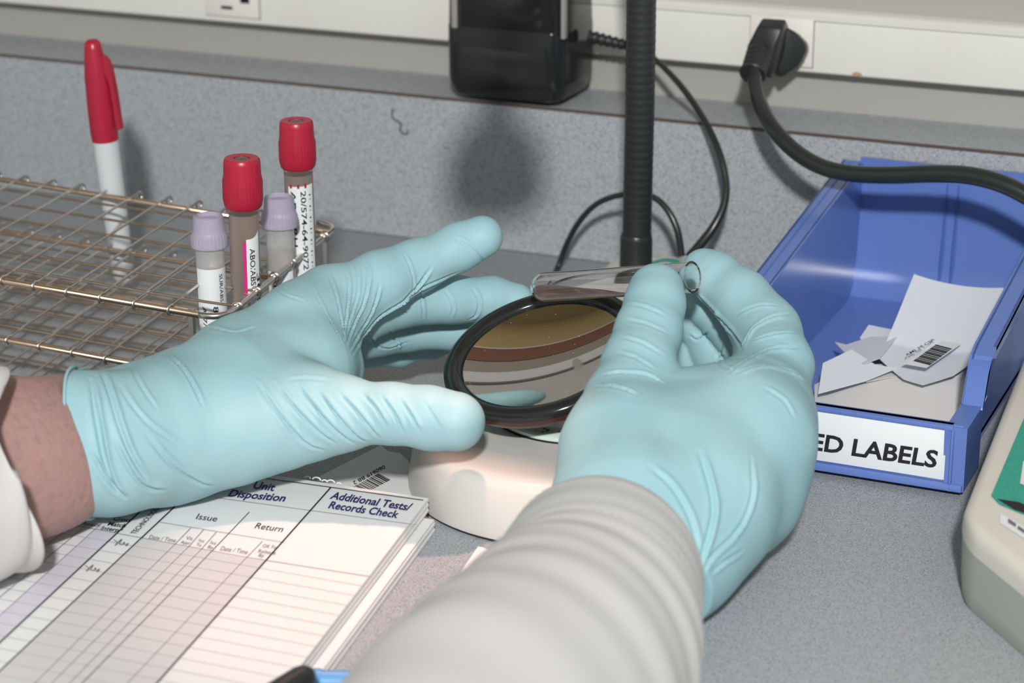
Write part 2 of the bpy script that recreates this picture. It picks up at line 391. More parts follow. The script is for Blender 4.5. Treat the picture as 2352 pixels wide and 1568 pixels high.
for du, dv, r in ((1258, 988, .0011), (1246, 992, .0007), (1284, 992, .0005), (1232, 988, .0004), (1290, 985, .0005), (1250, 985, .0009)):
    p = atz(du, dv, .0337); bm = bmesh.new(); prism(bm, [p + np.array([math.cos(a) * r * (.7 + .5 * rnd.random()), math.sin(a) * r * (1 + .6 * rnd.random()), 0]) for a in np.linspace(0, 5.6, 9)], (0, 0, .0002)); bmobj('stain', bm, 'lamedge', vw)
# gooseneck
pb = np.array([.1062, -.119, .030])
gp = [pb + [0, 0, 0], pb + [.0005, 0, .05], pb + [.001, 0, .12], pb + [.001, -.002, .19], pb + [.001, -.02, .235], pb + [.006, -.09, .268], pb + [.016, -.19, .294], pb + [.031, -.262, .292], pb + [.0360, -.288, .264]]
G = spline(gp, 520); L = np.concatenate([[0], np.cumsum(np.linalg.norm(np.diff(G, axis=0), axis=1))])
R_ = .0083 + .00011 * np.cos(L * 2 * math.pi / .0043)
vs, fs = tubemesh(G, R_, 18); mesh('gooseneck', vs, fs, 'black', vw, sharp=None)
lathe('gooseneck_sleeve', [(.0, .030), (.0084, .030), (.0090, .0285), (.0092, .027), (.0094, 0)], pb, (0, 0, 1), 'black', vw)
lh = V(G[-1])
lathe('lamp_head', [(.006, .016), (.016, .012), (.023, .003), (.026, -.010), (.026, -.026), (.0252, -.026), (.0245, -.010), (.021, .001), (.014, .009), (0, .012)], (lh.x, lh.y, lh.z - .008), (0, 0, 1), 'black', vw, seg=48)
# tilted concave mirror
mc = V(atd(1249, 812, 1.04)); mn = Vector((-.1105, -.3443, .9323)).normalized(); RO = .0497
lathe('mirror_rim', [(.0452, -.0030), (.0400, -.0016), (.0402, .0002), (.0412, .0016), (.0428, .0026), (.0448, .0031), (.0468, .0029), (.0484, .0020), (.0494, .0008), (RO, -.0008), (.0495, -.0016)], mc, mn, 'gloss', vw, seg=96)
lathe('mirror_housing', [(.0486, -.0010), (.0492, -.0018), (.0488, -.0040), (.0470, -.0072), (.0455, -.0078), (0, -.0085)], mc, mn, 'brownrim', vw, seg=96)
RC = .15; gr = .0405
gl = [(gr * k / 24, RC - math.sqrt(RC * RC - (gr * k / 24) ** 2) - (RC - math.sqrt(RC * RC - gr * gr)) - .0006) for k in range(25)]
lathe('mirror_glass', gl, mc, mn, 'mirror', vw, seg=96, sharp=None)
vs = []; fs = []
xq, yq, _ = frame(mn)
for k in range(34):
    rr = gr * .95 * math.sqrt(rnd.random()); aa = rnd.random() * 6.28; h = RC - math.sqrt(RC * RC - rr * rr) - (RC - math.sqrt(RC * RC - gr * gr)) - .0006 + .00008
    c_ = mc + mn * h + xq * rr * math.cos(aa) + yq * rr * math.sin(aa); q = rnd.uniform(.00010, .00022); b0 = len(vs)
    vs += [c_ + xq * q * math.cos(t) + yq * q * math.sin(t) for t in (0, 1.05, 2.1, 3.14, 4.2, 5.24)]; fs.append(tuple(range(b0, b0 + 6)))
dsk = mesh('dust_specks', vs, fs, 'paper', vw, smooth=False); tag(dsk, kind='stuff')
br = mc - mn * .009
tube('mirror_stem', [V((.150, -.300, .029)), V((.148, -.306, .040)), br + Vector((.004, .018, .006))], .004, 'black', vw, n=14)
# printing on the base top
def onbase(s, u0, v0, u1, v1, h, m='teal', bold=.0):
    a = atz(u0, v0, .0301); b = atz(u1, v1, .0301); up = V(b - a).normalized(); up = Vector((-up.y, up.x, 0)) * h
    return text('lettering', s, affine(a, b, V(a) + up, (0, 0, .00012)), m, vw, bold)
onbase('CLAY ADAMS', 1378, 648, 1462, 653, .0026)
onbase('Agglutination', 1348, 653, 1446, 661, .0030)
onbase('Viewer', 1376, 661, 1426, 666, .0030)
onbase('CLAY', 1498, 590, 1520, 592, .0025); onbase('TM', 1553, 598, 1566, 600, .0018)
lc = atz(1528, 606, .0302); vs = []; fs = []
for k in range(25):
    a = math.pi * k / 24; vs += [lc + np.array([.0095 * math.cos(a), .016 * math.sin(a) - .004, 0]), lc + np.array([.0055 * math.cos(a), .0085 * math.sin(a) - .004, 0])]
for k in range(24): fs.append((2 * k, 2 * k + 1, 2 * k + 3, 2 * k + 2))
mesh('arch_emblem', vs, fs, 'teal', vw, smooth=False)

# ================================================================== TEST TUBE RACK
rk = thing('tube_rack', (-.05, -.36, 0), 'three-tier wire test tube rack at the left holding tubes and a pen', 'rack')
EA = np.array([-.9984, .0565, 0]); EB = np.array([-.0228, .1615, 0]) / .163; FRC = np.array([-.0191, -.3641, 0]); PW = .0212; PD = .0262
def rp(i, j, z): return FRC + EA * i * 1 + EB * j * 1 + np.array([0, 0, z])
WD = .46; DD = .1665
def tier(z, rb, frontwires=True, x_off=0.014):
    c = .014; pts = []
    def corner(ci, cj, ai, aj, bi, bj):
        for k in range(7):
            t = k / 6; i = (1 - t) ** 2 * ai + 2 * t * (1 - t) * ci + t * t * bi; j = (1 - t) ** 2 * aj + 2 * t * (1 - t) * cj + t * t * bj; pts.append(rp(i, j, z))
    corner(0, 0, 0, c, c, 0); corner(WD, 0, WD - c, 0, WD, c); corner(WD, DD, WD, DD - c, WD - c, DD); corner(0, DD, c, DD, 0, DD - c)
    pts = np.array(pts); sidebar = np.vstack([pts[26:], pts[:3]]) if False else None
    def bar(P, m): vs, fs = tubemesh(P, rb, 10); mesh('frame_bar', vs, fs, m, rk, sharp=None)
    bar(pts[6:8], 'warmlit'); bar(pts[7:14], 'warmlit'); bar(pts[13:15], 'warmlit'); bar(pts[14:21], 'warmlit'); bar(np.array([pts[20], pts[-1]]), 'warmlit')
    bar(np.vstack([pts[27:20:-1], pts[0:7]]) if False else np.vstack([pts[21:28][::-1][::-1], pts[0:7]]), 'steel')
    return z
wr = .00075
for z, rb in ((.070, .0017), (.037, .0016), (.008, .0014)):
    tier(z, rb)
    me0 = None
    for k in range(1, 7):                                                       # long wires
        j = .0248 * k - .006
        a = rp(.0, j, z + rb * .9); b = rp(WD, j, z + rb * .9)
        vs, fs = tubemesh(np.array([rp(-.0004, j, z + rb * .75), rp(.006, j, z + .0003), rp(.02, j, z), rp(WD, j, z)]), wr, 6)
        mesh('long_wire', vs, fs, 'warmlit', rk, sharp=None)
        vs, fs = lathemesh([(rb + .0009 + .0007 * math.cos(t), .0007 * math.sin(t)) for t in np.linspace(0, 2 * math.pi, 7)], rp(0, j, z), EB, 12); mesh('wire_end_wrap', vs, fs, 'steel', rk, sharp=None)
    for k in range(0, 21):
        i = .0315 + PW * k - (.0 if z > .05 else .0003)
        vs, fs = tubemesh(np.array([rp(i, .0, z + rb + .0004), rp(i, .02, z + .0022), rp(i, DD - .02, z + .0022), rp(i, DD, z + rb + .0004)]), wr, 6)
        mesh('cross_wire', vs, fs, 'steel', rk, sharp=None)
        for j in (0, DD):
            vs, fs = lathemesh([(rb + .0008 + .0008 * math.cos(t), .0008 * math.sin(t)) for t in np.linspace(0, 2 * math.pi, 7)], rp(i, j, z), EA, 12); mesh('wire_end_wrap', vs, fs, 'steel', rk, sharp=None)
for i, j in ((.020, .0022), (.0022, .035), (.0022, .150), (.0022, .1), (.020, DD - .002), (.40, .0022), (.40, DD - .002), (WD - .0022, .08)):
    a = rp(i, j, .0); mt = Matrix.Translation(V(a)); boxobj('leg', (-.0016, -.0012, .0), (.0016, .0012, .0715), 'steel', rk, .0003, 1, mt)

# ================================================================== TUBES IN THE RACK, PEN
def cylmap(org, ax, r, u_dir):   # map (angle-ish metres, height) -> point on tube surface facing the room
    ax = V(ax).normalized(); f = V(CAM) - V(org); f = (f - ax * f.dot(ax)).normalized(); s = f.cross(ax)
    s = ax.cross(f) * 1
    return lambda x, h: V(org) + ax * h + f * (r * math.cos(x / r)) + s * (r * math.sin(x / r))
def wraplabel(parent, cm, xa, xb, h0, h1, m='label', nm='label', curl=0, n=14, k=1.0):
    vs = []; fs = []
    for i in range(n + 1):
        x = xa + (xb - xa) * i / n
        vs += [cm(x, h0), cm(x, h1 + curl * (i / n) ** 3)]
    for i in range(n): fs.append((2 * i, 2 * i + 2, 2 * i + 3, 2 * i + 1))
    return mesh(nm, vs, fs, m, parent, sharp=None)
def vtext(parent, cm, s, x, h0, h1, hgt, m='ink', bold=.02):   # text reading downwards, cap tops to the right
    vs, fs, wd = textverts(s, bold)
    mesh('lettering', [cm(x + y * hgt, h1 + (h0 - h1) * xx / wd) for xx, y in vs], fs, m, parent, smooth=False)
def blood_tube(px_top, px_bot, y, capr, rad, label):
    T = aty(*px_top, y); B0 = aty(*px_bot, y); ax = (T - B0) / np.linalg.norm(T - B0); B = B0 + ax * ((.0105 - B0[2]) / ax[2])
    H = np.linalg.norm(T - B); t = thing('blood_tube', B, label, 'tube', 'red-capped sample tubes in the rack')
    o = V(B); a = V(ax); ch = .0262
    lathe('tube_wall', [(0, 0), (rad * .5, .0006), (rad * .85, .003), (rad, .008), (rad, H - ch + .002)], o, a, 'tubeplastic', t, seg=40)
    lathe('blood_serum', [(0, .001), (rad * .5, .0016), (rad * .82, .004), (rad * .93, .009), (rad * .93, H - ch - .003), (0, H - ch - .003)], o, a, 'serum', t, seg=32)
    cp = lathe('cap', [(rad * .9, H - ch), (capr * .86, H - ch), (capr * .95, H - ch + .0012), (capr, H - ch + .0045), (capr, H - .012), (capr * .955, H - .009), (capr * .93, H - .003), (capr * .90, H - .0008), (capr * .84, H), (capr * .42, H - .0002), (capr * .40, H - .0016)], o, a, 'redcap', t, seg=120,
               ribs=lambda an, h: (.00016 * math.cos(an * 36) if H - ch + .004 < h < H - .011 else 0))
    lathe('stopper', [(capr * .41, H - .0016), (capr * .38, H - .0006), (capr * .2, H - .0002), (0, H)], o, a, 'stopper', t, seg=32)
    return t, cylmap(B, ax, rad + .00025, 1), H, rad
t, cm, H, rad = blood_tube((555, 362), (565, 650), -.3145, .0101, .0077, 'red-capped tube with a magenta-striped label, standing in the front of the rack')
wraplabel(t, cm, .0008, .0085, .030, H - .041, curl=.004); wraplabel(t, lambda x, h: cm(x - .0001, h), -.0008, .0009, .030, H - .0425, 'magenta', 'label_stripe')
cm2 = lambda x, h: cm(x, h) + (V(CAM) - cm(x, h)).normalized() * .00015
vtext(t, cm2, 'ABO/ABS', .0026, H - .066, H - .046, .0030); vtext(t, cm2, '3061-6847', .0062, H - .110, H - .060, .0028)
t, cm, H, rad = blood_tube((680, 276), (692, 560), -.2500, .0098, .0078, 'red-capped tube with a white barcode label, standing at the back corner of the rack')
wraplabel(t, cm, -.0062, .0085, .03, H - .0345, curl=.001)
cm3 = lambda x, h: cm(x, h) + (V(CAM) - cm(x, h)).normalized() * .00015
vtext(t, cm3, '20/574-64-9072', .0008, H - .081, H - .037, .0030); vtext(t, cm3, 'ABO RH', -.0046, H - .068, H - .037, .0028)
for k in range(28): wraplabel(t, cm3, .0056, .0068, H - .04 - k * .0021, H - .0392 - k * .0021 - .0004 * (k % 3), 'ink', 'barcode_bar', n=3) if k < 24 else None
for q in ((-.0052, .0008), (-.001, .0014), (.003, .002)): wraplabel(t, cm3, q[0], q[0] + .0013, H - .0355, H - .034 + q[1] * .5, 'redcap', 'red_print', n=2)

def vial(px_top, px_bot, y, label, lab, bot_z=.012):
    T = aty(*px_top, y); B0 = aty(*px_bot, y); ax = (T - B0) / np.linalg.norm(T - B0); B = B0 + ax * ((bot_z - B0[2]) / ax[2])
    H = np.linalg.norm(T - B); t = thing('sample_vial', B, label, 'vial', 'lavender-capped vials in the rack'); o = V(B); a = V(ax); r = .0075
    lathe('vial_wall', [(0, 0), (.004, .001), (.0066, .004), (r, .012), (r, H - .014)], o, a, 'vial', t, seg=36)
    lathe('cap', [(.0070, H - .0165), (.0096, H - .0163), (.0099, H - .0150), (.0095, H - .0105), (.0087, H - .0085), (.0083, H - .0075), (.0080, H - .002), (.0076, H - .0004), (.0066, H), (.0062, H - .0022), (.0020, H - .0024), (.0016, H - .0014), (0, H - .0012)], o, a, 'lav', t, seg=110, ribs=lambda an, h: (.00014 * math.cos(an * 30) if H - .016 < h < H - .008 else 0))
    boxobj('cap_tab', (.006, -.003, H - .0162), (.0135, .003, H - .0148), 'lav', t, .0006, 2, Matrix.Translation(o) @ a.to_track_quat('Z', 'Y').to_matrix().to_4x4() @ Matrix.Rotation(math.radians(25), 4, 'Z'))
    lathe('vial_content', [(0, .002), (.0055, .006), (.0066, .014), (.0066, H - .030), (0, H - .030)], o, a, 'serum', t, seg=24)
    cm = cylmap(B, ax, r + .00025, 1); return t, cm, H
t, cm, H = vial((478, 494), (486, 660), -.3200, 'lavender-capped vial with a white written label, nearest the front bar of the rack', 1)
wraplabel(t, cm, -.0088, .0098, .022, H - .027); cm4 = lambda x, h: cm(x, h) + (V(CAM) - cm(x, h)).normalized() * .00015
vtext(t, cm4, 'SUR/ABS', .0044, H - .045, H - .030, .0022); vtext(t, cm4, '829-0-005', .0004, H - .076, H - .047, .0028); vtext(t, cm4, 'A 7/7', -.0056, H - .061, H - .047, .0024); vtext(t, cm4, 'CHEP', .0050, H - .069, H - .056, .0028); vtext(t, cm4, 'mn hrs', -.0058, H - .078, H - .062, .0022)
t, cm, H = vial((640, 450), (646, 600), -.2720, 'lavender-capped vial behind the taller red-capped tubes in the rack', 2)
wraplabel(t, cm, -.0088, .0068, .020, H - .040); cm5 = lambda x, h: cm(x, h) + (V(CAM) - cm(x, h)).normalized() * .00015
vtext(t, cm5, 'CIS', -.005, H - .052, H - .042, .0024)
for k in range(6): wraplabel(t, cm5, .000, .0055, H - .056 - k * .0019, H - .0552 - k * .0019, 'ink', 'barcode_bar', n=4)

# marker pen
pt_ = atd(211, 90, 1.262); pb_ = atz(286, 648, .012); ax = (pt_ - pb_); PL = np.linalg.norm(ax); ax /= PL
pn = thing('marker_pen', pb_, 'red-capped marker pen with pale barrel standing in the wire rack', 'pen')
o = V(pb_); a = V(ax)
lathe('barrel', [(0, 0), (.0045, .0005), (.0060, .004), (.0068, .012), (.0073, .04), (.0077, PL - .062), (.0075, PL - .058), (.006, PL - .050)], o, a, 'penbody', pn, seg=36)
cl = .0615
lathe('cap', [(.0070, PL - cl), (.0079, PL - cl + .0008), (.0082, PL - cl + .006), (.0080, PL - .040), (.0072, PL - .022), (.0060, PL - .011), (.0052, PL - .0055), (.0046, PL - .002), (.0030, PL - .0004), (0, PL)], o, a, 'redpen', pn, seg=36)
x_, y_, d_ = frame(a); rt = V(MW @ np.array([1., .0, .35])); rt = (rt - a * rt.dot(a)).normalized(); sd = a.cross(rt)
bm = bmesh.new(); pr = [(.0040, PL - .009), (.0070, PL - .0098), (.0092, PL - .0125), (.0105, PL - .017), (.0114, PL - .030), (.0120, PL - .0535), (.0102, PL - .0538), (.0096, PL - .050), (.0086, PL - .026), (.0062, PL - .018)]
prism(bm, [o + a * h + rt * r - sd * .0022 for r, h in pr], sd * .0044); bevel(bm, .0007, 3, 40); bmobj('clip', bm, 'redpen', pn)

# ================================================================== BLUE BIN
bn = thing('storage_bin', (.265, -.15, 0), 'blue plastic hopper-front bin with a white label, full of backing scraps', 'bin')
xo0, xi0, xi1, xo1 = .1953, .2083, .3233, .3343
yb, yfr = -.008, -.2805; th = .0022
def wallprof(): return [(-.008, .0855), (-.225, .0585), (-.233, .0560), (-.2375, .050), (-.246, .0350), (-.2805, .0350), (-.2785, .003), (-.020, .003)]
bm = bmesh.new()
for xa, xb in ((xi0 - th, xi0), (xi1, xi1 + th)): prism(bm, [(xa, y, z) for y, z in wallprof()], (xb - xa, 0, 0))
# rolled flanges along the side tops
for xa, xb in ((xo0, xi0 - th * .5), (xi1 + th * .5, xo1)):
    prism(bm, [(xa, y, z) for y, z in [(-.008, .0855), (-.225, .0585), (-.233, .0560), (-.2375, .050), (-.246, .036), (-.249, .034), (-.2405, .050), (-.2355, .054), (-.2255, .0563), (-.008, .0832)]], (xb - xa, 0, 0))
for xs in (xo0, xo1 - .0016): prism(bm, [(xs, y, z) for y, z in [(-.008, .0855), (-.225, .0585), (-.225, .0525), (-.008, .0785)]], (.0016, 0, 0))
for xs in (xo0 + .0045,): prism(bm, [(xs, y, z) for y, z in [(-.012, .0862), (-.225, .0596), (-.225, .0580), (-.012, .0850)]], (.0008, 0, 0))
bevel(bm, .0006, 2, 40); bmobj('side_wall', bm, 'bin', bn)
bm = bmesh.new(); prism(bm, [(xi0 - th, y, z) for y, z in [(-.006, .0835), (-.0062, .088), (-.0105, .088), (-.0105, .0835), (-.016, .030), (-.021, .014), (-.027, .0075), (-.040, .0056), (-.2785, .0056), (-.2785, .0032), (-.03, .0032), (-.018, .008), (-.0125, .03)]], (xi1 - xi0 + 2 * th, 0, 0))
bevel(bm, .0008, 3, 25); bmobj('back_and_floor', bm, 'bin', bn)
bm = bmesh.new()
for xr in (.2592, .2658): prism(bm, [(xr - .0013, -.0095, .078), (xr, -.0122, .078), (xr + .0013, -.0095, .078)], (0, -.0095, -.066))
bevel(bm, .0004, 2, 30); bmobj('back_rib', bm, 'bin', bn)
bm = bmesh.new(); box(bm, (xo0 - .001, -.2785, .0030), (xi1 + .0085, -.2745, .0360)); box(bm, (xo0 - .001, -.2805, .0335), (xi1 + .004, -.2735, .0360)); box(bm, (xo0 - .001, -.2815, .0032), (xi1 + .010, -.2755, .0070)); box(bm, (.3265, -.2815, .003), (.3280, -.2775, .0345))
prism(bm, [(xi1 + .001, -.2800, .003), (xi1 + .0105, -.2795, .003), (xi1 + .0105, -.246, .003), (xi1 + .001, -.246, .003)], (0, 0, .0325))
bevel(bm, .0007, 2, 40); bmobj('front_panel', bm, 'bin', bn)
bm = bmesh.new(); box(bm, (xo0 + .006, -.262, 0), (xi1 + .002, -.020, .0032)); bmobj('foot', bm, 'bin', bn)
yl = -.2792
L0, L1 = aty(1772, 925, yl), aty(2181, 1109, yl); lab = boxobj('bin_label', (.2393, yl - .0004, .0079), (.3246, yl, .0343), 'label', bn, .0002)
def fl(u, v): return V(aty(u, v, yl - .0005))
ub = lambda u: 1044 + (u - 1960) * .1275 - 1   # baseline
a = fl(1788, 1019); b = fl(2151, 1071); tp = fl(1788, 1019 - 50)
text('lettering', 'USED LABELS', affine(fl(1791, 1020), fl(2150, 1073), fl(1797, 982), (0, -.0002, 0)), 'ink', bn, .035)

# loose backing scraps in the bin: each its own sheet
def sheet(name, px, z, m, label, cat='label', group=None, parent=None, th=.00025, curlx=None, sub=5, n_=None, hf=None):
    """polygon given by pixels laid on height z, gridded and gently warped"""
    P = [atz(u, v, z) for u, v in px]; bm = bmesh.new(); f = bm.faces.new([bm.verts.new(V(p)) for p in P])
    bmesh.ops.triangulate(bm, faces=[f])
    for _ in range(sub - 2): bmesh.ops.subdivide_edges(bm, edges=bm.edges, cuts=1, use_grid_fill=True)
    bmesh.ops.triangulate(bm, faces=bm.faces)
    c = sum((V(p) for p in P), Vector()) / len(P)
    if hf:
        for v in bm.verts: v.co.z += hf(v.co.x - c.x, v.co.y - c.y)
    r = bmesh.ops.extrude_face_region(bm, geom=bm.faces[:])
    for g in r['geom']:
        if isinstance(g, bmesh.types.BMVert): g.co.z -= th
    o = bmobj(name, bm, m, parent, sharp=50)
    if label: tag(o, label, cat, group)
    return o
g = 'loose label backings in the blue bin'
sc = [('label_scrap', [(1880, 940), (1875, 860), (1990, 840), (2150, 860), (2290, 850), (2230, 930), (2205, 968), (2060, 950)], .0275, 'waxy', 'broad waxy backing sheet lying lowest, along the front lip of the bin', lambda x, y: .12 * y - 3 * x * x),
      ('label_scrap', [(2095, 705), (2300, 735), (2283, 815), (2190, 870), (2120, 885), (2075, 870), (2020, 830), (2030, 800), (2058, 760)], .032, 'translabel', 'large bluish translucent backing sheet carrying the small barcode sticker', lambda x, y: .25 * max(0, y) + 4 * x * x),
      ('label_scrap', [(1918, 758), (1945, 775), (2000, 770), (2060, 790), (2020, 840), (1985, 845), (1963, 835)], .031, 'translabel', 'small white folded scrap at the left of the heap in the bin', lambda x, y: .3 * x),
      ('label_scrap', [(1890, 835), (1955, 815), (2010, 842), (2060, 850), (1990, 868), (1880, 885)], .0315, 'translabel', 'torn translucent scrap lying across the left front of the heap', lambda x, y: .15 * y),
      ('label_scrap', [(1990, 870), (2060, 805), (2200, 830), (2290, 815), (2295, 850), (2150, 868), (2060, 862)], .0300, 'waxy', 'cream waxy scrap under the bluish sheet in the middle of the heap', lambda x, y: -2 * x * x),
      ('label_scrap', [(2225, 850), (2290, 862), (2245, 960), (2212, 945), (2200, 880)], .0262, 'waxy', 'narrow upright strip of backing at the right front of the heap', lambda x, y: .05 * x),
      ('label_scrap', [(1995, 752), (2065, 765), (2050, 800), (2005, 800), (1975, 775)], .029, 'translabel', 'square-cornered pale scrap at the back left of the heap', lambda x, y: .1 * y),
      ('label_scrap', [(2245, 845), (2282, 838), (2280, 872), (2215, 868)], .0290, 'paper', 'small bright white strip against the right wall of the bin', lambda x, y: 0)]
for nm, px, z, m, lb, hf in sc: sheet(nm, px, z - .006, m, lb, 'paper scrap', g, hf=hf, sub=6)
# filler heap below (supports the sheets)
sheet('label_scrap', [(1870, 960), (1870, 900), (1960, 850), (2100, 830), (2290, 845), (2260, 950), (2200, 985)], .012, 'waxy', 'bottom sheet of backing almost covered by the heap in the bin', 'paper scrap', g, hf=lambda x, y: .004)
# barcode sticker on the large sheet
def stk(u, v, z=.0312): return V(atz(u, v, z)) 
def hz(p): return p
a, b, c_, d = stk(2072, 835), stk(2165, 783), stk(2208, 790), stk(2128, 845)
st = thing('barcode_sticker', V(atz(2140, 815, .031)), 'small white barcode sticker on the bluish backing sheet in the bin', 'sticker')
quads('sticker_paper', [(a, d, c_, b)], 'label', st)
e0, ex, ey = stk(2098, 828, .0315), stk(2136, 838, .0315), stk(2150, 790, .0315)
qs = []
for k in range(13):
    t0 = k / 13; t1 = t0 + (.045 if k % 3 else .062)
    f = lambda s, t: e0 + (ex - e0) * s + (ey - e0) * t
    qs.append((f(0, t0), f(1, t0), f(1, t1), f(0, t1)))
quads('barcode_bars', qs, 'ink', st); text('lettering', 'AMJ 38 CSR', affine(stk(2082, 818, .0315), stk(2148, 780, .0315), stk(2078, 814, .0315), (0, 0, 0)), 'ink', st, .02)

# ================================================================== LOG BOOK
nb = thing('log_book', (.06, -.5, 0), 'open printed log book with ruled columns in the lower left corner', 'book')
zt_ = .014
TR = atz(985, 1143, zt_); TL = atz(600, 1086, zt_); dT = (TL - TR) / np.linalg.norm(TL - TR); dR = atz(660, 1568, zt_) - TR; dR /= np.linalg.norm(dR)
def nbp(s, t, z): p = TR + dT * s + dR * t; return np.array([p[0], p[1], z])
def block(name, s0, z0, z1, sh, m='paper', n=6):
    bm = bmesh.new(); prism(bm, [nbp(s0, sh, z0), nbp(.36, sh, z0), nbp(.36, .33, z0), nbp(s0, .33, z0)], (0, 0, z1 - z0)); bevel(bm, .0006, 2); return bmobj(name, bm, m, nb)
for k in range(5): block('page_stack', .0002 + .0003 * (k % 2), .0072 + .00134 * k, .0072 + .00134 * (k + 1) - .0001, 0)
for k in range(4): block('lower_page_stack', -.0048 + .0004 * (k % 2), .0004 + .0015 * k, .0004 + .0015 * (k + 1) - .00012, .006)
zi = zt_ + .0002
# shaded print areas
def pq(px, z=zi): return [atz(u, v, z) for u, v in px]
def lerp(p, q, t): return (p[0] + (q[0] - p[0]) * t, p[1] + (q[1] - p[1]) * t)
def pxline(p, q, t0, t1): return lerp(p, q, t0), lerp(p, q, t1)
V1 = ((759.5, 1119), (360, 1568)); V2 = ((572.6, 1175), (189, 1568)); V3 = ((409, 1155.5), (-12, 1551)); V4 = ((340, 1157), (-60, 1530)); V5 = ((242, 1193), (-40, 1449))
def ext(l, vv): (a, b), (c, d) = l; t = (vv - b) / (d - b); return (a + (c - a) * t, vv)
quads('column_shading', [pq([ext(V3, 1236), ext(V1, 1289), ext(V1, 1640), ext(V3, 1640)], zt_ + .0001)], 'pgrey', nb)
quads('column_shading', [pq([ext(V5, 1205), ext(V4, 1226), ext(V4, 1600), ext(V5, 1600)], zt_ + .0001)], 'plav', nb)
def ln(p, q, w, z=zi):
    a, b = atz(*p, z), atz(*q, z); d = (b - a); d /= np.linalg.norm(d); nrm = np.array([-d[1], d[0], 0]) * w / 2; return [a - nrm, b - nrm, b + nrm, a + nrm]
th1 = .00075; th2 = .00040; th3 = .00032
thick = [ln(V1[0], ext(V1, 1640), th1), ln(V3[0], ext(V3, 1640), th1), ln(V4[0], ext(V4, 1640), th1), ln((585, 1094), (972, 1148), th1), ln((572.6, 1175), (465, 1287.5), th2), ln((465, 1287.5), ext(((465, 1287.5), (189, 1568)), 1640), th2 * 1.1)]
quads('ruled_lines', thick, 'ink', nb)
thin = [ln((495, 1142), (960, 1205), th3), ln((365, 1198), (653, 1245), th3), ln((172, 1206), (560, 1278), th2), ln((560, 1278), (848, 1323), th2),
        ln((438, 1212), (401, 1250), th3), ln((401, 1250), (60, 1588), th3), ln((468, 1215), (434, 1254), th3), ln((434, 1254), (99, 1588), th3), ln((497, 1221), (463, 1260), th3), ln((463, 1260), (140, 1588), th3),
        ln((603, 1242), (569, 1277), th3), ln((569, 1277), (270, 1592), th3), ln(ext(V5, 1200), ext(V5, 1600), th3), ln((189, 1213), (-60, 1420), th3), ln((145, 1222), (-80, 1395), th3), ln((100, 1235), (-90, 1375), th3)]
quads('thin_rules', thin, 'inkthin', nb)
rows = []
g0 = atz(848, 1323, zi); g1 = atz(172, 1206, zi); dd = (g1 - g0); dd /= np.linalg.norm(dd)
for k in range(1, 30):
    a = g0 + dR * .0094 * k; a[2] = zi; b = a + dd * .36; nrm = np.array([-dd[1], dd[0], 0]) * .00016; rows.append([a - nrm, b - nrm, b + nrm, a + nrm])
quads('row_rules', rows, 'inkrow', nb)
def ptext(s, p0, p1, top, m='inkthin', bold=0, z=zi):
    text('lettering', s, affine(atz(*p0, z), atz(*p1, z), atz(*top, z), (0, 0, 0)), m, nb, bold)
ptext('Additional Tests/', (757, 1144), (940, 1172), (768, 1128), 'navy', .03); ptext('Records Check', (753, 1166), (912, 1189), (763, 1150), 'navy', .03)
ptext('Unit', (580, 1120), (628, 1127), (589, 1104), 'navy', .03); ptext('Disposition', (523, 1139), (652, 1151), (534, 1123), 'navy', .03)
ptext('Issue', (449, 1191), (496, 1197), (457, 1178), 'ink'); ptext('Return', (584, 1212), (647, 1221), (593, 1199), 'ink')
ptext('Date / Time', (341, 1236), (402, 1245), (346, 1227)); ptext('Vis', (426, 1238), (441, 1240), (430, 1230)); ptext('Appr', (414, 1247), (436, 1250), (418, 1240))
ptext('Iss', (456, 1243), (468, 1245), (459, 1236)); ptext('To', (449, 1253), (461, 1255), (453, 1246)); ptext('Iss', (482, 1248), (495, 1250), (486, 1241)); ptext('By', (476, 1258), (489, 1260), (480, 1251))
ptext('Date / Time', (505, 1263), (567, 1272), (511, 1253)); ptext('OK For', (602, 1256), (638, 1261), (606, 1248)); ptext('Release', (592, 1268), (632, 1273), (596, 1260)); ptext('By', (593, 1277), (606, 1279), (597, 1270))
ptext('TECHNOLOGIST', (311, 1226), (372, 1162), (298, 1224), 'ink', .01)
ptext('Cross', (258, 1194), (298, 1199), (265, 1185), 'ink', .02); ptext('Match', (246, 1206), (286, 1211), (253, 1197), 'ink', .02); ptext('Interp*', (231, 1216), (278, 1222), (238, 1207), 'ink', .02)
ptext('React', (186, 1204), (228, 1209), (192, 1197), 'inkthin', .02)
def scrib(pts):
    P = spline([atz(u, v, zi + .0001) for u, v in pts], 40); vs, fs = tubemesh(P, .00018, 5); mesh('handwriting', vs, fs, 'inkthin', nb)
for ox, oy in ((258, 1238), (192, 1297)): scrib([(ox + a, oy + b) for a, b in ((4, 1), (12, 8), (6, 14), (16, 4), (22, 0), (16, 10), (24, 12), (27, 6), (30, 13), (36, 9), (34, 14), (30, 15))])
for u, v, q in ((727, 1101, 1.2), (760, 1107, 1.1), (706, 1097, .8), (745, 1105, .7), (778, 1111, .6)):   # curled torn perforations on the head edge
    p = atz(u, v, zt_); vs, fs = tubemesh([p + np.array([math.cos(t) * .0018 * q, math.sin(t) * .0006, math.sin(t) * .0009 * q - .0002]) for t in np.linspace(0, 3.14, 10)], .00040, 6); mesh('curled_perforation', vs, fs, 'paper', nb)

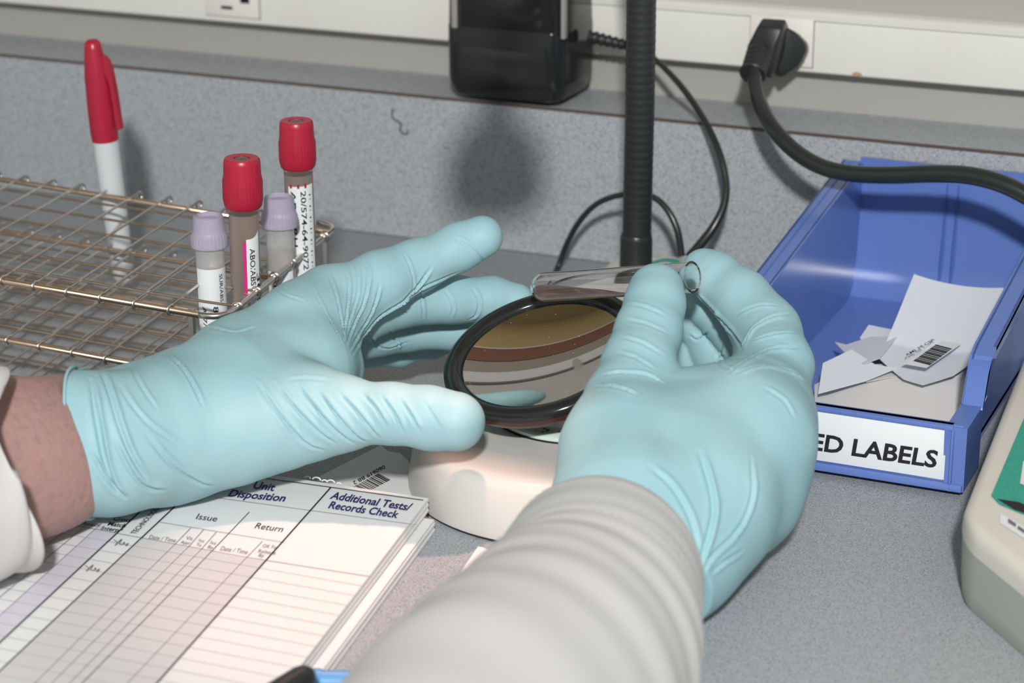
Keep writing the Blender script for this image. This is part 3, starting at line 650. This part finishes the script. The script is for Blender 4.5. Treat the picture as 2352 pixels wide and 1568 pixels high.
# label sheet under the book and the loose white sheet in front of the viewer
sl = sheet('barcode_label', [(735, 1093), (874, 1022), (892, 1036), (918, 1040), (936, 1056), (950, 1080), (952, 1150), (700, 1140)], .0012, 'paper', 'white barcode label strip tucked between the log book and the viewer base', 'label', sub=4)
sl2 = []; tt = 0.
def bp(s_, t_): return V(atz(869 - 58 * t_ + 28 * s_, 1087 + 30.5 * t_ + 14.5 * s_, .0014))
while tt < 1:
    wdt = rnd.choice([.018, .03, .05, .022]); sl2.append((bp(0, tt), bp(1, tt), bp(1, tt + wdt), bp(0, tt + wdt))); tt += wdt + rnd.choice([.016, .024, .04])
quads('barcode_bars', sl2, 'ink', sl)
vs, fs, wd = textverts('060619 BB 2', .015)
mesh('lettering', [atz(882 - 72 * x / wd + 4 * y, 1067 + 39 * x / wd + 7.5 * y, .0014) for x, y in vs], fs, 'ink', sl, smooth=False)
sheet('white_sheet', [(1098, 1254), (1160, 1272), (1300, 1340), (1300, 1500), (1000, 1560), (880, 1480), (905, 1448), (1000, 1365), (1060, 1310)], .0012, 'paper', 'blank white sheet on the worktop in front of the viewer, partly under the sleeve', 'paper', sub=3)

# ================================================================== PENS AT THE BOTTOM EDGE
pa = atz(694, 1557, .0215); pbk = atz(560, 1640, .0215); d = (pbk - pa) / np.linalg.norm(pbk - pa)
p2 = thing('black_pen', pa, 'black-capped pen lying on the log book at the bottom edge', 'pen')
lathe('cap', [(0, -.0055), (.0028, -.0048), (.0046, -.0022), (.0052, .001), (.0053, .03), (.0048, .05)], V(pa), V(d), 'blackrub', p2, seg=28); lathe('barrel', [(.0044, .045), (.0044, .13), (.003, .14), (0, .145)], V(pa), V(d), 'blackrub', p2, seg=24)
pa = atz(856, 1566, .006); d = np.array([-.93, -.37, 0])
p3 = thing('blue_pen', pa, 'light blue pen lying on the worktop beside the sleeve at the bottom edge', 'pen')
lathe('barrel', [(0, -.003), (.0030, -.002), (.0045, .001), (.0047, .10), (.003, .12), (0, .125)], V(pa), V(d), 'blue', p3, seg=24)
lathe('clip_ring', [(.0048, .02), (.0052, .021), (.0052, .026), (.0048, .027)], V(pa), V(d), 'blue', p3, seg=24)

# ================================================================== FIBRE ON THE UPSTAND
ft = tube('fibre', [aty(u, v, -.0006) for u, v in ((903, 249), (900, 262), (905, 274), (915, 279), (921, 286), (918, 298), (926, 306), (936, 306), (936, 298))], .00042, 'hair', None, seg=6, n=60)
tag(ft, 'short dark curled fibre stuck to the grey upstand', 'fibre')

# ================================================================== BENCH DEVICE (right edge)
dv = thing('bench_instrument', (.37, -.42, 0), 'beige rounded bench instrument with a green panel at the right edge', 'instrument')
K = atz(2199, 1206, .036)[:2]; e1 = atz(2227, 1076, .036)[:2] - atz(2352, 766, .036)[:2]; e1 = -e1 / np.linalg.norm(e1); e2 = np.array([.665, -.747])
def dvp(s, t, z): q = K + e1 * s + e2 * t; return (q[0], q[1], z)
def rsec(z, ins, rr, s1=.27, t1=.20):
    out = []
    for cs, ct, a0 in ((rr, rr, 180), (s1 - rr, rr, 270), (s1 - rr, t1 - rr, 0), (rr, t1 - rr, 90)):
        for k in range(9):
            a = math.radians(a0 + k * 90 / 8); out.append(dvp(cs + (rr - ins) * math.cos(a), ct + (rr - ins) * math.sin(a), z))
    return out
def dloft(name, secs, m):
    n = len(secs[0]); vs = [p for s in secs for p in s]; bm = bmesh.new(); bv = [bm.verts.new(V(v)) for v in vs]
    for i in range(len(secs) - 1):
        for j in range(n): bm.faces.new((bv[i * n + j], bv[i * n + (j + 1) % n], bv[(i + 1) * n + (j + 1) % n], bv[(i + 1) * n + j]))
    bm.faces.new(bv[:n]); bm.faces.new(bv[-n:]); return bmobj(name, bm, m, dv, sharp=40)
dloft('lower_shell', [rsec(.0, .006, .016), rsec(.002, .004, .016), rsec(.010, .002, .017), rsec(.0285, .0004, .018)], 'devlow')
dloft('upper_shell', [rsec(.0285, 0, .018), rsec(.034, .0004, .018), rsec(.0365, .0016, .018), rsec(.0382, .004, .018), rsec(.039, .0085, .018)], 'device')
zz = .0393
gpn = [atz(2277, 1138, zz), atz(2352, 962, zz), atz(2430, 780, zz), atz(2520, 840, zz), atz(2480, 1235, zz), atz(2295, 1158, zz)]
bm = bmesh.new(); prism(bm, gpn, (0, 0, .0004)); bmobj('green_panel', bm, 'teal', dv)
quads('dark_print', [[atz(u, v, zz + .0006) for u, v in q] for q in ([(2290, 1145), (2340, 1152), (2400, 1180), (2400, 1192), (2330, 1170)],)], 'ink', dv)
quads('white_strip', [[atz(u, v, zz + .0001) for u, v in ((2298, 1178), (2440, 1262), (2436, 1290), (2296, 1200))]], 'label', dv)
quads('small_print', [[atz(u, v, zz + .0003) for u, v in q] for q in ([(2316, 1190), (2334, 1202), (2333, 1210), (2315, 1199)], [(2338, 1206), (2356, 1218), (2355, 1226), (2337, 1214)], [(2362, 1222), (2400, 1246), (2398, 1253), (2361, 1230)])], 'inkthin', dv)
quads('pale_key', [[atz(u, v, zz + .0007) for u, v in ((2343, 1110), (2400, 1130), (2400, 1010), (2350, 1060))]], 'ivory', dv)

# ================================================================== HAND-HELD TUBE
TA = atd(1252, 659, 1.048); TB = atd(1592, 636, .999); ax = (TB - TA); TLn = np.linalg.norm(ax); ax = V(ax / TLn); r_ = .0071
ht = thing('glass_test_tube', TA, 'small clear glass tube held between thumb and finger, pinkish liquid in its closed end', 'test tube')
cap_ = [(r_ * math.sin(t), -r_ * math.cos(t)) for t in np.linspace(0, math.pi / 2, 10)]
ri = r_ - .0009; capi = [(ri * math.sin(t), -ri * math.cos(t)) for t in np.linspace(math.pi / 2, 0, 10)]
lathe('tube_wall', cap_ + [(r_, TLn - .004), (r_ * 1.03, TLn - .0015), (r_ * 1.05, TLn - .0004), (r_ * 1.0, TLn), (ri * 1.02, TLn - .0004), (ri, TLn - .003)] + capi, V(TA), ax, 'glass', ht, seg=48)
vs, fs = lathemesh([((ri - .00005) * math.sin(t), -(ri - .00005) * math.cos(t)) for t in np.linspace(0, math.pi / 2, 10)] + [(ri - .00005, TLn * .9), (0, TLn * .9)], V(TA), ax, 40)
bm = bmesh.new(); bv = [bm.verts.new(v) for v in vs]
for f in fs:
    try: bm.faces.new([bv[i] for i in f])
    except ValueError: pass
bmesh.ops.remove_doubles(bm, verts=bm.verts, dist=1e-6)
pn_ = Vector((0, 0, 1)); 
po = V(TA) + Vector((0, 0, -.0004))
rr_ = bmesh.ops.bisect_plane(bm, geom=bm.verts[:] + bm.edges[:] + bm.faces[:], dist=1e-7, plane_co=po, plane_no=(pn_ - ax * .09).normalized(), clear_outer=True)
bmesh.ops.holes_fill(bm, edges=[e for e in bm.edges if e.is_boundary]); bmobj('liquid', bm, 'liquid', ht, sharp=40)

# ================================================================== PERSON: gloves by implicit surfaces
def rc_sdf(P, a, b, ra, rb):
    ab = b - a; L2 = float(ab @ ab); t = np.clip(((P - a) @ ab) / max(L2, 1e-12), 0, 1); d = P - a - t[:, None] * ab
    return np.sqrt((d * d).sum(1)) - (ra + (rb - ra) * t)
def smin(a, b, k):
    h = np.maximum(k - np.abs(a - b), 0) / k; return np.minimum(a, b) - h * h * k * .25
def surface(palm, fingers, kp, kf, kj, h, cut=None, pad=.006):
    prims = palm + [s for f in fingers for s in f]
    lo = np.min([np.minimum(p[0] - p[2], p[1] - p[3]) for p in prims], 0) - pad; hi = np.max([np.maximum(p[0] + p[2], p[1] + p[3]) for p in prims], 0) + pad
    n = np.ceil((hi - lo) / h).astype(int) + 1
    gx, gy, gz = [lo[i] + h * np.arange(n[i]) for i in range(3)]
    def chain(segs, k):
        F = np.full(n, .03, np.float32)
        for a, b, ra, rb in segs:
            m = .013; l = np.minimum(a - ra, b - rb) - m; u = np.maximum(a + ra, b + rb) + m
            i0 = np.maximum(((l - lo) / h).astype(int), 0); i1 = np.minimum(((u - lo) / h).astype(int) + 2, n)
            sl = tuple(slice(i0[q], i1[q]) for q in range(3))
            X, Y_, Z_ = np.meshgrid(gx[sl[0]], gy[sl[1]], gz[sl[2]], indexing='ij')
            P = np.stack([X.ravel(), Y_.ravel(), Z_.ravel()], 1).astype(np.float32)
            d = rc_sdf(P, a.astype(np.float32), b.astype(np.float32), ra, rb).reshape(X.shape)
            F[sl] = smin(F[sl], d, k)
        return F
    FP = chain(palm, kp); F = FP.copy()
    for i, f in enumerate(fingers):
        fi = smin(FP, chain(f, kf), kj); F = smin(F, fi, .0012)
    if cut is not None:
        X, Y_, Z_ = np.meshgrid(gx, gy, gz, indexing='ij'); c, nn = cut
        F = np.maximum(F, ((X - c[0]) * nn[0] + (Y_ - c[1]) * nn[1] + (Z_ - c[2]) * nn[2]).astype(np.float32))
    # surface nets
    ins = F < 0; idx = -np.ones(tuple(n - 1), np.int64)
    cnt = np.zeros(tuple(n - 1), np.int8)
    for dx in (0, 1):
        for dy in (0, 1):
            for dz in (0, 1): cnt += ins[dx:n[0] - 1 + dx, dy:n[1] - 1 + dy, dz:n[2] - 1 + dz]
    act = (cnt > 0) & (cnt < 8); ci = np.argwhere(act); idx[act] = np.arange(len(ci))
    acc = np.zeros((len(ci), 3)); wt = np.zeros(len(ci))
    offs = [(dx, dy, dz) for dx in (0, 1) for dy in (0, 1) for dz in (0, 1)]
    for a in offs:
        for q in range(3):
            if a[q] == 0:
                b = list(a); b[q] = 1
                fa = F[ci[:, 0] + a[0], ci[:, 1] + a[1], ci[:, 2] + a[2]]; fb = F[ci[:, 0] + b[0], ci[:, 1] + b[1], ci[:, 2] + b[2]]
                m = (fa < 0) != (fb < 0); t = np.where(m, fa / np.where(m, fa - fb, 1), 0)
                p = np.repeat([a], len(ci), 0).astype(float); p[:, q] += t; acc[m] += p[m]; wt[m] += 1
    vs = lo + h * (ci + acc / wt[:, None]); fs = []
    for q in range(3):
        r, s = (q + 1) % 3, (q + 2) % 3
        sl0 = [slice(0, n[k]) for k in range(3)]; sl1 = list(sl0); sl0[q] = slice(0, n[q] - 1); sl1[q] = slice(1, n[q])
        A = ins[tuple(sl0)]; B = ins[tuple(sl1)]; e = np.argwhere(A != B); ok = (e[:, r] > 0) & (e[:, s] > 0) & (e[:, r] < n[r] - 1) & (e[:, s] < n[s] - 1); e = e[ok]
        flip = A[e[:, 0], e[:, 1], e[:, 2]]
        def g(dr, ds): c = e.copy(); c[:, r] -= dr; c[:, s] -= ds; return idx[c[:, 0], c[:, 1], c[:, 2]]
        Q = np.stack([g(1, 1), g(0, 1), g(0, 0), g(1, 0)], 1); Q[~flip] = Q[~flip][:, ::-1]; fs.append(Q)
    return vs, np.vstack(fs)
def vnormals(vs, fs):
    nrm = np.cross(vs[fs[:, 2]] - vs[fs[:, 0]], vs[fs[:, 3]] - vs[fs[:, 1]]); N = np.zeros_like(vs)
    for k in range(4): np.add.at(N, fs[:, k], nrm)
    return N / np.maximum(np.linalg.norm(N, axis=1), 1e-12)[:, None]
def relax(vs, fs, it, lam=.5):
    e = np.vstack([fs[:, [0, 1]], fs[:, [1, 2]], fs[:, [2, 3]], fs[:, [3, 0]]]); e = np.unique(np.sort(e, 1), axis=0)
    deg = np.bincount(e.ravel(), minlength=len(vs))[:, None]
    for k in range(it):
        for l in (lam, -lam * .9):
            A = np.zeros_like(vs); np.add.at(A, e[:, 0], vs[e[:, 1]]); np.add.at(A, e[:, 1], vs[e[:, 0]]); vs = vs + l * (A / np.maximum(deg, 1) - vs)
    return vs
def creases(vs, fs, lines):
    """fold ridges: a raised lip with a groove beside it along each 3-D polyline"""
    N = vnormals(vs, fs); D = np.zeros(len(vs))
    for pts, amp, wdt in lines:
        P = np.array(pts)
        m = wdt * 5; l = P.min(0) - m; u = P.max(0) + m; sel = np.where(((vs > l) & (vs < u)).all(1))[0]
        if not len(sel): continue
        q = vs[sel]; best = np.full(len(sel), 9.); sg = np.zeros(len(sel)); tt = np.zeros(len(sel)); K_ = len(P) - 1
        for i in range(K_):
            a, b = P[i], P[i + 1]; ab = b - a; t = np.clip(((q - a) @ ab) / (ab @ ab), 0, 1); d = q - a - t[:, None] * ab
            nd = (d * N[sel]).sum(1); dp = d - nd[:, None] * N[sel]; dist = np.sqrt((dp * dp).sum(1) + (np.maximum(np.abs(nd) - .012, 0)) ** 2 + .0 )
            s = np.sign((np.cross(N[sel], ab) * dp).sum(1)); mm = dist < best
            best[mm] = dist[mm]; sg[mm] = s[mm]; tt[mm] = (i + t[mm]) / K_
        wdt = wdt * .8; x = best * sg / wdt; fade = np.clip(np.minimum(tt, 1 - tt) * 5 + .15, 0, 1); fade *= np.where(best > 4 * wdt, 0, 1)
        D[sel] += 1.35 * amp * fade * (.85 * np.exp(-((x - 1.1) / .95) ** 2) - 1.0 * np.exp(-((x + .15) / .6) ** 2) + .25 * np.exp(-((x + 1.8) / 1.0) ** 2))
    return vs + N * D[:, None]
def J(u, v, D, r): return (atd(u, v, D), r * D / FPX)
def segs(*js):
    js = [J(*j) for j in js]; return [(js[i][0], js[i + 1][0], js[i][1], js[i + 1][1]) for i in range(len(js) - 1)]
def surf_pt(vs, N, u, v, cache={}):
    """front-most surface point of a glove under a traced fold point"""
    k = id(vs)
    if k not in cache:
        c = (vs - CAM) @ MW; cache[k] = (CX + FPX * c[:, 0] / -c[:, 2], CY - FPX * c[:, 1] / -c[:, 2], -c[:, 2])
    U, W, Dp = cache[k]; d2 = (U - u) ** 2 + (W - v) ** 2
    for r in (6, 12, 25, 50):
        m = np.where(d2 < r * r)[0]
        if len(m): i = m[np.argmin(Dp[m])]; return atd(u, v, Dp[i])
    return atd(u, v, 1.0)

person = thing('person', (.2, -.55, .05), 'person in white lab coat and light blue gloves holding a glass tube over the mirror', 'person')
ZS = .95
# ---- left hand
Z3 = lambda x, y: (180 + x / 2.0906, 450 + y / 2.0906)
palmL = segs((150, 1014, .966, 162), (250, 1022, .972, 150), (380, 985, .985, 150)) + segs((180, 1010, .992, 148), (380, 975, 1.012, 146)) + \
        segs((380, 985, 1.0, 150), (560, 862, 1.03, 126), (690, 772, 1.05, 108), (770, 712, 1.065, 86)) + segs((380, 1000, .995, 150), (560, 960, .995, 134), (690, 945, .995, 106), (770, 948, .99, 88)) + \
        segs((560, 900, 1.01, 140), (700, 850, 1.03, 105), (760, 850, 1.05, 72)) + segs((690, 722, 1.058, 60), (745, 675, 1.07, 56))
thumbL = segs((690, 950, .995, 96), (800, 948, .985, 76), (900, 950, .98, 69), (985, 960, .978, 71), (1046, 968, .978, 68))
indexL = segs((760, 705, 1.065, 84), (870, 650, 1.075, 72), (960, 610, 1.085, 60), (1050, 570, 1.09, 54), (1107, 544, 1.09, 49))
midL = segs((830, 720, 1.09, 68), (920, 690, 1.10, 60), (1040, 688, 1.11, 54), (1130, 688, 1.115, 50), (1185, 694, 1.115, 44))
ringL = segs((830, 770, 1.115, 58), (930, 762, 1.13, 46), (1040, 760, 1.135, 42), (1110, 770, 1.135, 38))
litL = segs((830, 800, 1.14, 44), (920, 806, 1.155, 34), (990, 796, 1.165, 28), (1030, 786, 1.165, 24))
ca, cb_ = atd(184, 1015, .968), atd(330, 1000, .968); cn = -(cb_ - ca) / np.linalg.norm(cb_ - ca)
vs, fs = surface(palmL, [thumbL, indexL, midL, ringL, litL], .010, .004, .006, .00085, cut=(ca, cn))
def loose_glove(vs, fs, seed, amp):
    N = vnormals(vs, fs); r = np.random.RandomState(seed); D = np.zeros(len(vs))
    for k in range(18):
        w_ = r.normal(size=3); w_ /= np.linalg.norm(w_); D += np.sin(vs @ w_ * r.uniform(90, 380) + r.uniform(0, 6)) * r.uniform(.3, 1)
    return vs + N * (D / 18 * amp)[:, None]
def crease_px(vs, fs, L, conv):
    out = []
    for ln_, amp, wd_ in L:
        pp = spline([(*conv(x, y), 0) for x, y in ln_], max(8, 5 * len(ln_)))
        out.append(([surf_pt(vs, None, p[0], p[1]) for p in pp], amp, wd_))
    return out
vs = relax(vs, fs, 3)
LHC = [([(1100, 380), (1150, 480), (1230, 620), (1285, 720)], .0005, .0007), ([(1190, 350), (1230, 440), (1262, 560), (1288, 680)], .0007, .0008), ([(1280, 328), (1302, 420), (1295, 560), (1280, 690)], .0008, .0008),
       ([(1318, 305), (1345, 370), (1342, 480), (1296, 650)], .0007, .0008), ([(1370, 298), (1395, 380), (1378, 500), (1330, 620), (1295, 710)], .0009, .0009), ([(1545, 242), (1592, 330), (1616, 420), (1600, 470)], .0005, .0008),
       ([(1830, 375), (1700, 425), (1600, 485), (1530, 530)], .0009, .0010), ([(1700, 340), (1640, 430), (1560, 510), (1440, 600), (1320, 760)], .0011, .0012), ([(1450, 420), (1430, 520), (1390, 610), (1310, 740)], .0008, .001),
       ([(860, 890), (960, 1040), (1080, 1180), (1180, 1228)], .0008, .0014), ([(940, 890), (1045, 1020), (1155, 1130), (1235, 1190)], .0008, .0014), ([(1050, 900), (1135, 1010), (1235, 1120), (1325, 1188)], .0009, .0014), ([(1155, 940), (1235, 1040), (1325, 1140), (1385, 1186)], .0009, .0013),
       ([(1250, 940), (1335, 1030), (1402, 1110), (1445, 1168)], .0009, .0013), ([(1365, 945), (1432, 1020), (1485, 1110)], .0008, .0012), ([(1455, 955), (1522, 1050), (1562, 1140)], .0008, .0012), ([(1545, 970), (1603, 1060), (1640, 1130)], .0007, .0012), ([(1665, 990), (1712, 1060), (1740, 1115)], .0005, .0012),
       ([(430, 748), (520, 840), (600, 1010)], .0011, .0010), ([(250, 800), (300, 900), (380, 1020)], .0006, .0012), ([(110, 830), (150, 930), (200, 1100), (260, 1250), (330, 1360)], .0012, .0016), ([(60, 880), (95, 1080), (135, 1290), (190, 1420)], .0014, .0018), ([(200, 900), (260, 1000), (350, 1100), (480, 1190)], .0006, .0014),
       ([(330, 1150), (450, 1290), (560, 1370), (650, 1400)], .0008, .0016), ([(180, 1180), (260, 1330), (330, 1400), (420, 1420)], .0010, .0016), ([(80, 1250), (140, 1360), (230, 1450)], .0012, .0016), ([(600, 610), (740, 640), (860, 620)], .0004, .0014),
       ([(940, 430), (1000, 470), (1080, 500)], .0004, .0010), ([(1890, 430), (1925, 500), (1915, 570), (1880, 604)], .0007, .0010), ([(1650, 470), (1662, 590)], .0006, .0009), ([(1500, 660), (1540, 710), (1540, 750)], .0006, .0009), ([(1760, 440), (1800, 520), (1790, 590)], .0004, .0010),
       ([(1810, 200), (1900, 260), (1960, 330)], .0004, .0014), ([(1400, 680), (1440, 720), (1500, 735), (1600, 700)], .0006, .0010), ([(1000, 880), (1100, 870), (1210, 880)], .0003, .0016)]
vs = creases(vs, fs, crease_px(vs, fs, LHC, Z3)); vs = loose_glove(vs, fs, 3, .0016)
# drop the cap at the cuff plane, leave a rolled hem
dpl = (vs - ca) @ cn; keep = ~((dpl[fs] > -.0006).all(1)); fs2 = fs[keep]
gl_ = mesh('glove', vs, fs2, 'glove', person, sharp=None)
def hem(vs, ca, cn, r, n=120, m='glove'):
    sel = np.abs((vs - ca) @ cn) < .0012; P = vs[sel]; c = P.mean(0); x, y, d = frame(cn); x, y = np.array(x), np.array(y); a = np.arctan2((P - c) @ y, (P - c) @ x); rr = np.hypot((P - c) @ y, (P - c) @ x)
    pts = []
    for k in range(n):
        t = -math.pi + 2 * math.pi * k / n; dd_ = np.abs((a - t + math.pi) % (2 * math.pi) - math.pi); mm = dd_ < .12
        q = rr[mm].max() if mm.any() else rr.mean(); wv = .0010 * math.sin(3 * t + 1) + .0007 * math.sin(7 * t)
        pts.append(c + (x * math.cos(t) + y * math.sin(t)) * q + cn * wv * 1)
    pts = np.array(pts)
    for _ in range(8): pts = (np.roll(pts, 1, 0) + pts * 2 + np.roll(pts, -1, 0)) / 4
    return pts
hp = hem(vs, ca, cn, .001); v_, f_ = tubemesh(hp, .0008, 8, closed=True); mesh('glove_hem', v_, f_, 'glove', person, sharp=None)
# ---- left forearm and sleeve
def armloft(name, secs, m, parent, n=72, sub=14, disp=None, closed_ends=True):
    """secs: (u, v, D, r_updown_px, r_depth_m)"""
    C_ = [atd(s[0], s[1], s[2]) for s in secs]; k = len(secs); tt = np.linspace(0, k - 1, (k - 1) * sub + 1)
    CP = spline(C_, len(tt)); r1_ = np.interp(tt, range(k), [s[3] * s[2] / FPX for s in secs]); r2_ = np.interp(tt, range(k), [s[4] for s in secs])
    T = np.gradient(CP, axis=0); T /= np.linalg.norm(T, axis=1)[:, None]; vs = []; fs = []; vd = MW @ np.array([0, 0, 1.])
    for i in range(len(tt)):
        up = np.cross(vd, T[i]); up /= np.linalg.norm(up); f = np.cross(T[i], up)
        for j in range(n):
            a = 2 * math.pi * j / n; off = np.zeros(3); r = 1
            if disp: dr, dt = disp(tt[i] / (k - 1), a); off = T[i] * dt; r = 1 + dr
            vs.append(CP[i] + (up * math.cos(a) * r1_[i] + f * math.sin(a) * r2_[i]) * r + off)
    for i in range(len(tt) - 1):
        for j in range(n): fs.append((i * n + j, i * n + (j + 1) % n, (i + 1) * n + (j + 1) % n, (i + 1) * n + j))
    if closed_ends: fs.append(tuple(range(n - 1, -1, -1))); fs.append(tuple((len(tt) - 1) * n + j for j in range(n)))
    return mesh(name, vs, fs, m, parent, sharp=None)
armloft('forearm', [(-420, 1150, .87, 215, .036), (-120, 1085, .925, 205, .032), (60, 1052, .948, 190, .029), (150, 1030, .966, 172, .0262), (215, 1018, .974, 158, .0225), (300, 1010, .982, 132, .019)], 'skin', person)
def sl_disp(t, a):
    fold = .012 * math.sin(5 * a + 9 * t) + .02 * math.sin(2 * a + 14 * t)
    return fold, -.030 * (1 + math.cos(a)) * (1 - .94 * max(0, math.cos(a)) ** 2) * max(0, (t - .5) / .5)
so = armloft('lab_coat_sleeve', [(-520, 1180, .85, 290, .050), (-260, 1130, .885, 262, .046), (-60, 1090, .915, 234, .042), (40, 1078, .930, 222, .040)], 'coat', person, disp=sl_disp, closed_ends=False)
md = so.modifiers.new('thickness', 'SOLIDIFY'); md.thickness = .0022; md.offset = 1

# ---- right hand
Z4 = lambda x, y: (1200 + x / 1.96, 550 + y / 1.96)
palmR = segs((1450, 1290, .895, 160), (1440, 1160, .91, 158), (1430, 1030, .93, 128), (1440, 930, .95, 98)) + segs((1500, 1300, .90, 150), (1600, 1150, .925, 165), (1700, 1010, .955, 160), (1730, 950, .975, 135)) + \
        segs((1520, 1230, .91, 160), (1560, 1080, .94, 165), (1580, 970, .96, 120)) + segs((1560, 1290, .912, 118), (1690, 1130, .955, 134), (1760, 1010, .985, 110))
thumbR = segs((1440, 930, .95, 96), (1468, 840, .965, 84), (1490, 760, .98, 76), (1503, 700, .99, 69), (1506, 667, .996, 64))
indexR = segs((1740, 930, .985, 128), (1778, 840, 1.0, 88), (1760, 760, 1.02, 78), (1700, 685, 1.035, 68), (1640, 635, 1.045, 58), (1612, 614, 1.048, 43))
midR = segs((1740, 960, 1.03, 100), (1760, 850, 1.055, 72), (1700, 770, 1.065, 58), (1625, 700, 1.065, 50), (1595, 650, 1.06, 40))
ringR = segs((1720, 980, 1.045, 96), (1700, 890, 1.07, 70), (1640, 810, 1.078, 56), (1590, 740, 1.075, 44), (1570, 700, 1.07, 38))
litR = segs((1690, 1010, 1.05, 92), (1650, 920, 1.08, 60), (1600, 850, 1.085, 48), (1560, 800, 1.08, 38))
vsR, fsR = surface(palmR, [thumbR, indexR, midR, ringR, litR], .012, .004, .006, .00085, cut=(atd(1440, 1300, .89), np.array((atd(1440, 1300, .89) - atd(1520, 1100, .93)) / np.linalg.norm(atd(1440, 1300, .89) - atd(1520, 1100, .93)))))
vsR = relax(vsR, fsR, 3)
RHC = [([(362, 600), (450, 590), (560, 602), (640, 640)], .0008, .0012), ([(330, 645), (420, 655), (520, 690)], .0009, .0012), ([(470, 280), (560, 300), (650, 340)], .0004, .0012), ([(452, 350), (550, 370), (670, 420)], .0004, .0012), ([(440, 430), (540, 462), (640, 520)], .0005, .0012), ([(425, 500), (520, 530), (600, 580)], .0005, .0012),
       ([(800, 950), (850, 1100), (862, 1250), (800, 1480)], .0012, .0018), ([(1035, 980), (1040, 1150), (980, 1300), (860, 1430), (810, 1510)], .0008, .0015), ([(580, 1020), (680, 1110), (760, 1250), (800, 1400)], .0008, .0018), ([(1000, 1400), (920, 1450), (860, 1500)], .0008, .0012),
       ([(1205, 330), (1110, 350), (1030, 400), (985, 480)], .0010, .0012), ([(1272, 480), (1110, 492), (1005, 540), (925, 600)], .0010, .0012), ([(1300, 640), (1220, 590), (1080, 560), (960, 600)], .0009, .0012), ([(1150, 290), (1060, 290), (960, 330)], .0005, .0012), ([(1240, 410), (1140, 420), (1030, 450)], .0006, .0012),
       ([(1090, 660), (1180, 720), (1230, 800)], .0005, .0014), ([(770, 240), (860, 330), (930, 410), (990, 490)], .0010, .0012), ([(860, 320), (890, 380), (930, 440)], .0008, .001), ([(750, 430), (790, 450), (830, 420)], .0009, .001), ([(900, 480), (880, 540), (940, 580)], .0006, .0012)]
vsR = creases(vsR, fsR, crease_px(vsR, fsR, RHC, Z4)); vsR = loose_glove(vsR, fsR, 8, .0016)
mesh('glove', vsR, fsR, 'glove', person, sharp=None)
# right sleeve: knitted cuff + coat
def kn_disp(t, a): return .006 * math.sin(60 * a) * 0 + .01 * math.sin(2 * a + 6 * t) + .012 * math.sin(t * 34), -.0 + .003 * math.sin(2 * a)
armloft('knit_cuff', [(1425, 1262, .885, 140, .024), (1405, 1288, .875, 205, .034), (1385, 1320, .857, 238, .039), (1365, 1368, .836, 249, .041), (1352, 1410, .82, 252, .042)], 'knit', person, n=220, disp=lambda t, a: (.0030 * math.sin(74 * a) * (t > .12) + .004 * math.sin(t * 30), 0))
def rs_disp(t, a): return .010 * math.sin(3 * a + 16 * t) + .010 * math.sin(30 * t + 2.4 * math.sin(a - .5)) * (1 - .5 * t) + .007 * math.sin(52 * t - 3 * math.cos(a)) + .012 * math.sin(2 * a + 5 * t), 0
so = armloft('lab_coat_sleeve', [(1372, 1350, .843, 236, .037), (1356, 1400, .823, 256, .041), (1332, 1460, .80, 288, .044), (1290, 1540, .77, 322, .046), (1225, 1640, .73, 362, .048), (1130, 1780, .68, 410, .050), (980, 2060, .60, 480, .052)], 'coat', person, n=120, sub=20, disp=rs_disp)
armloft('forearm', [(1445, 1260, .89, 120, .020), (1340, 1420, .82, 170, .026), (1180, 1700, .71, 240, .03)], 'skin', person)
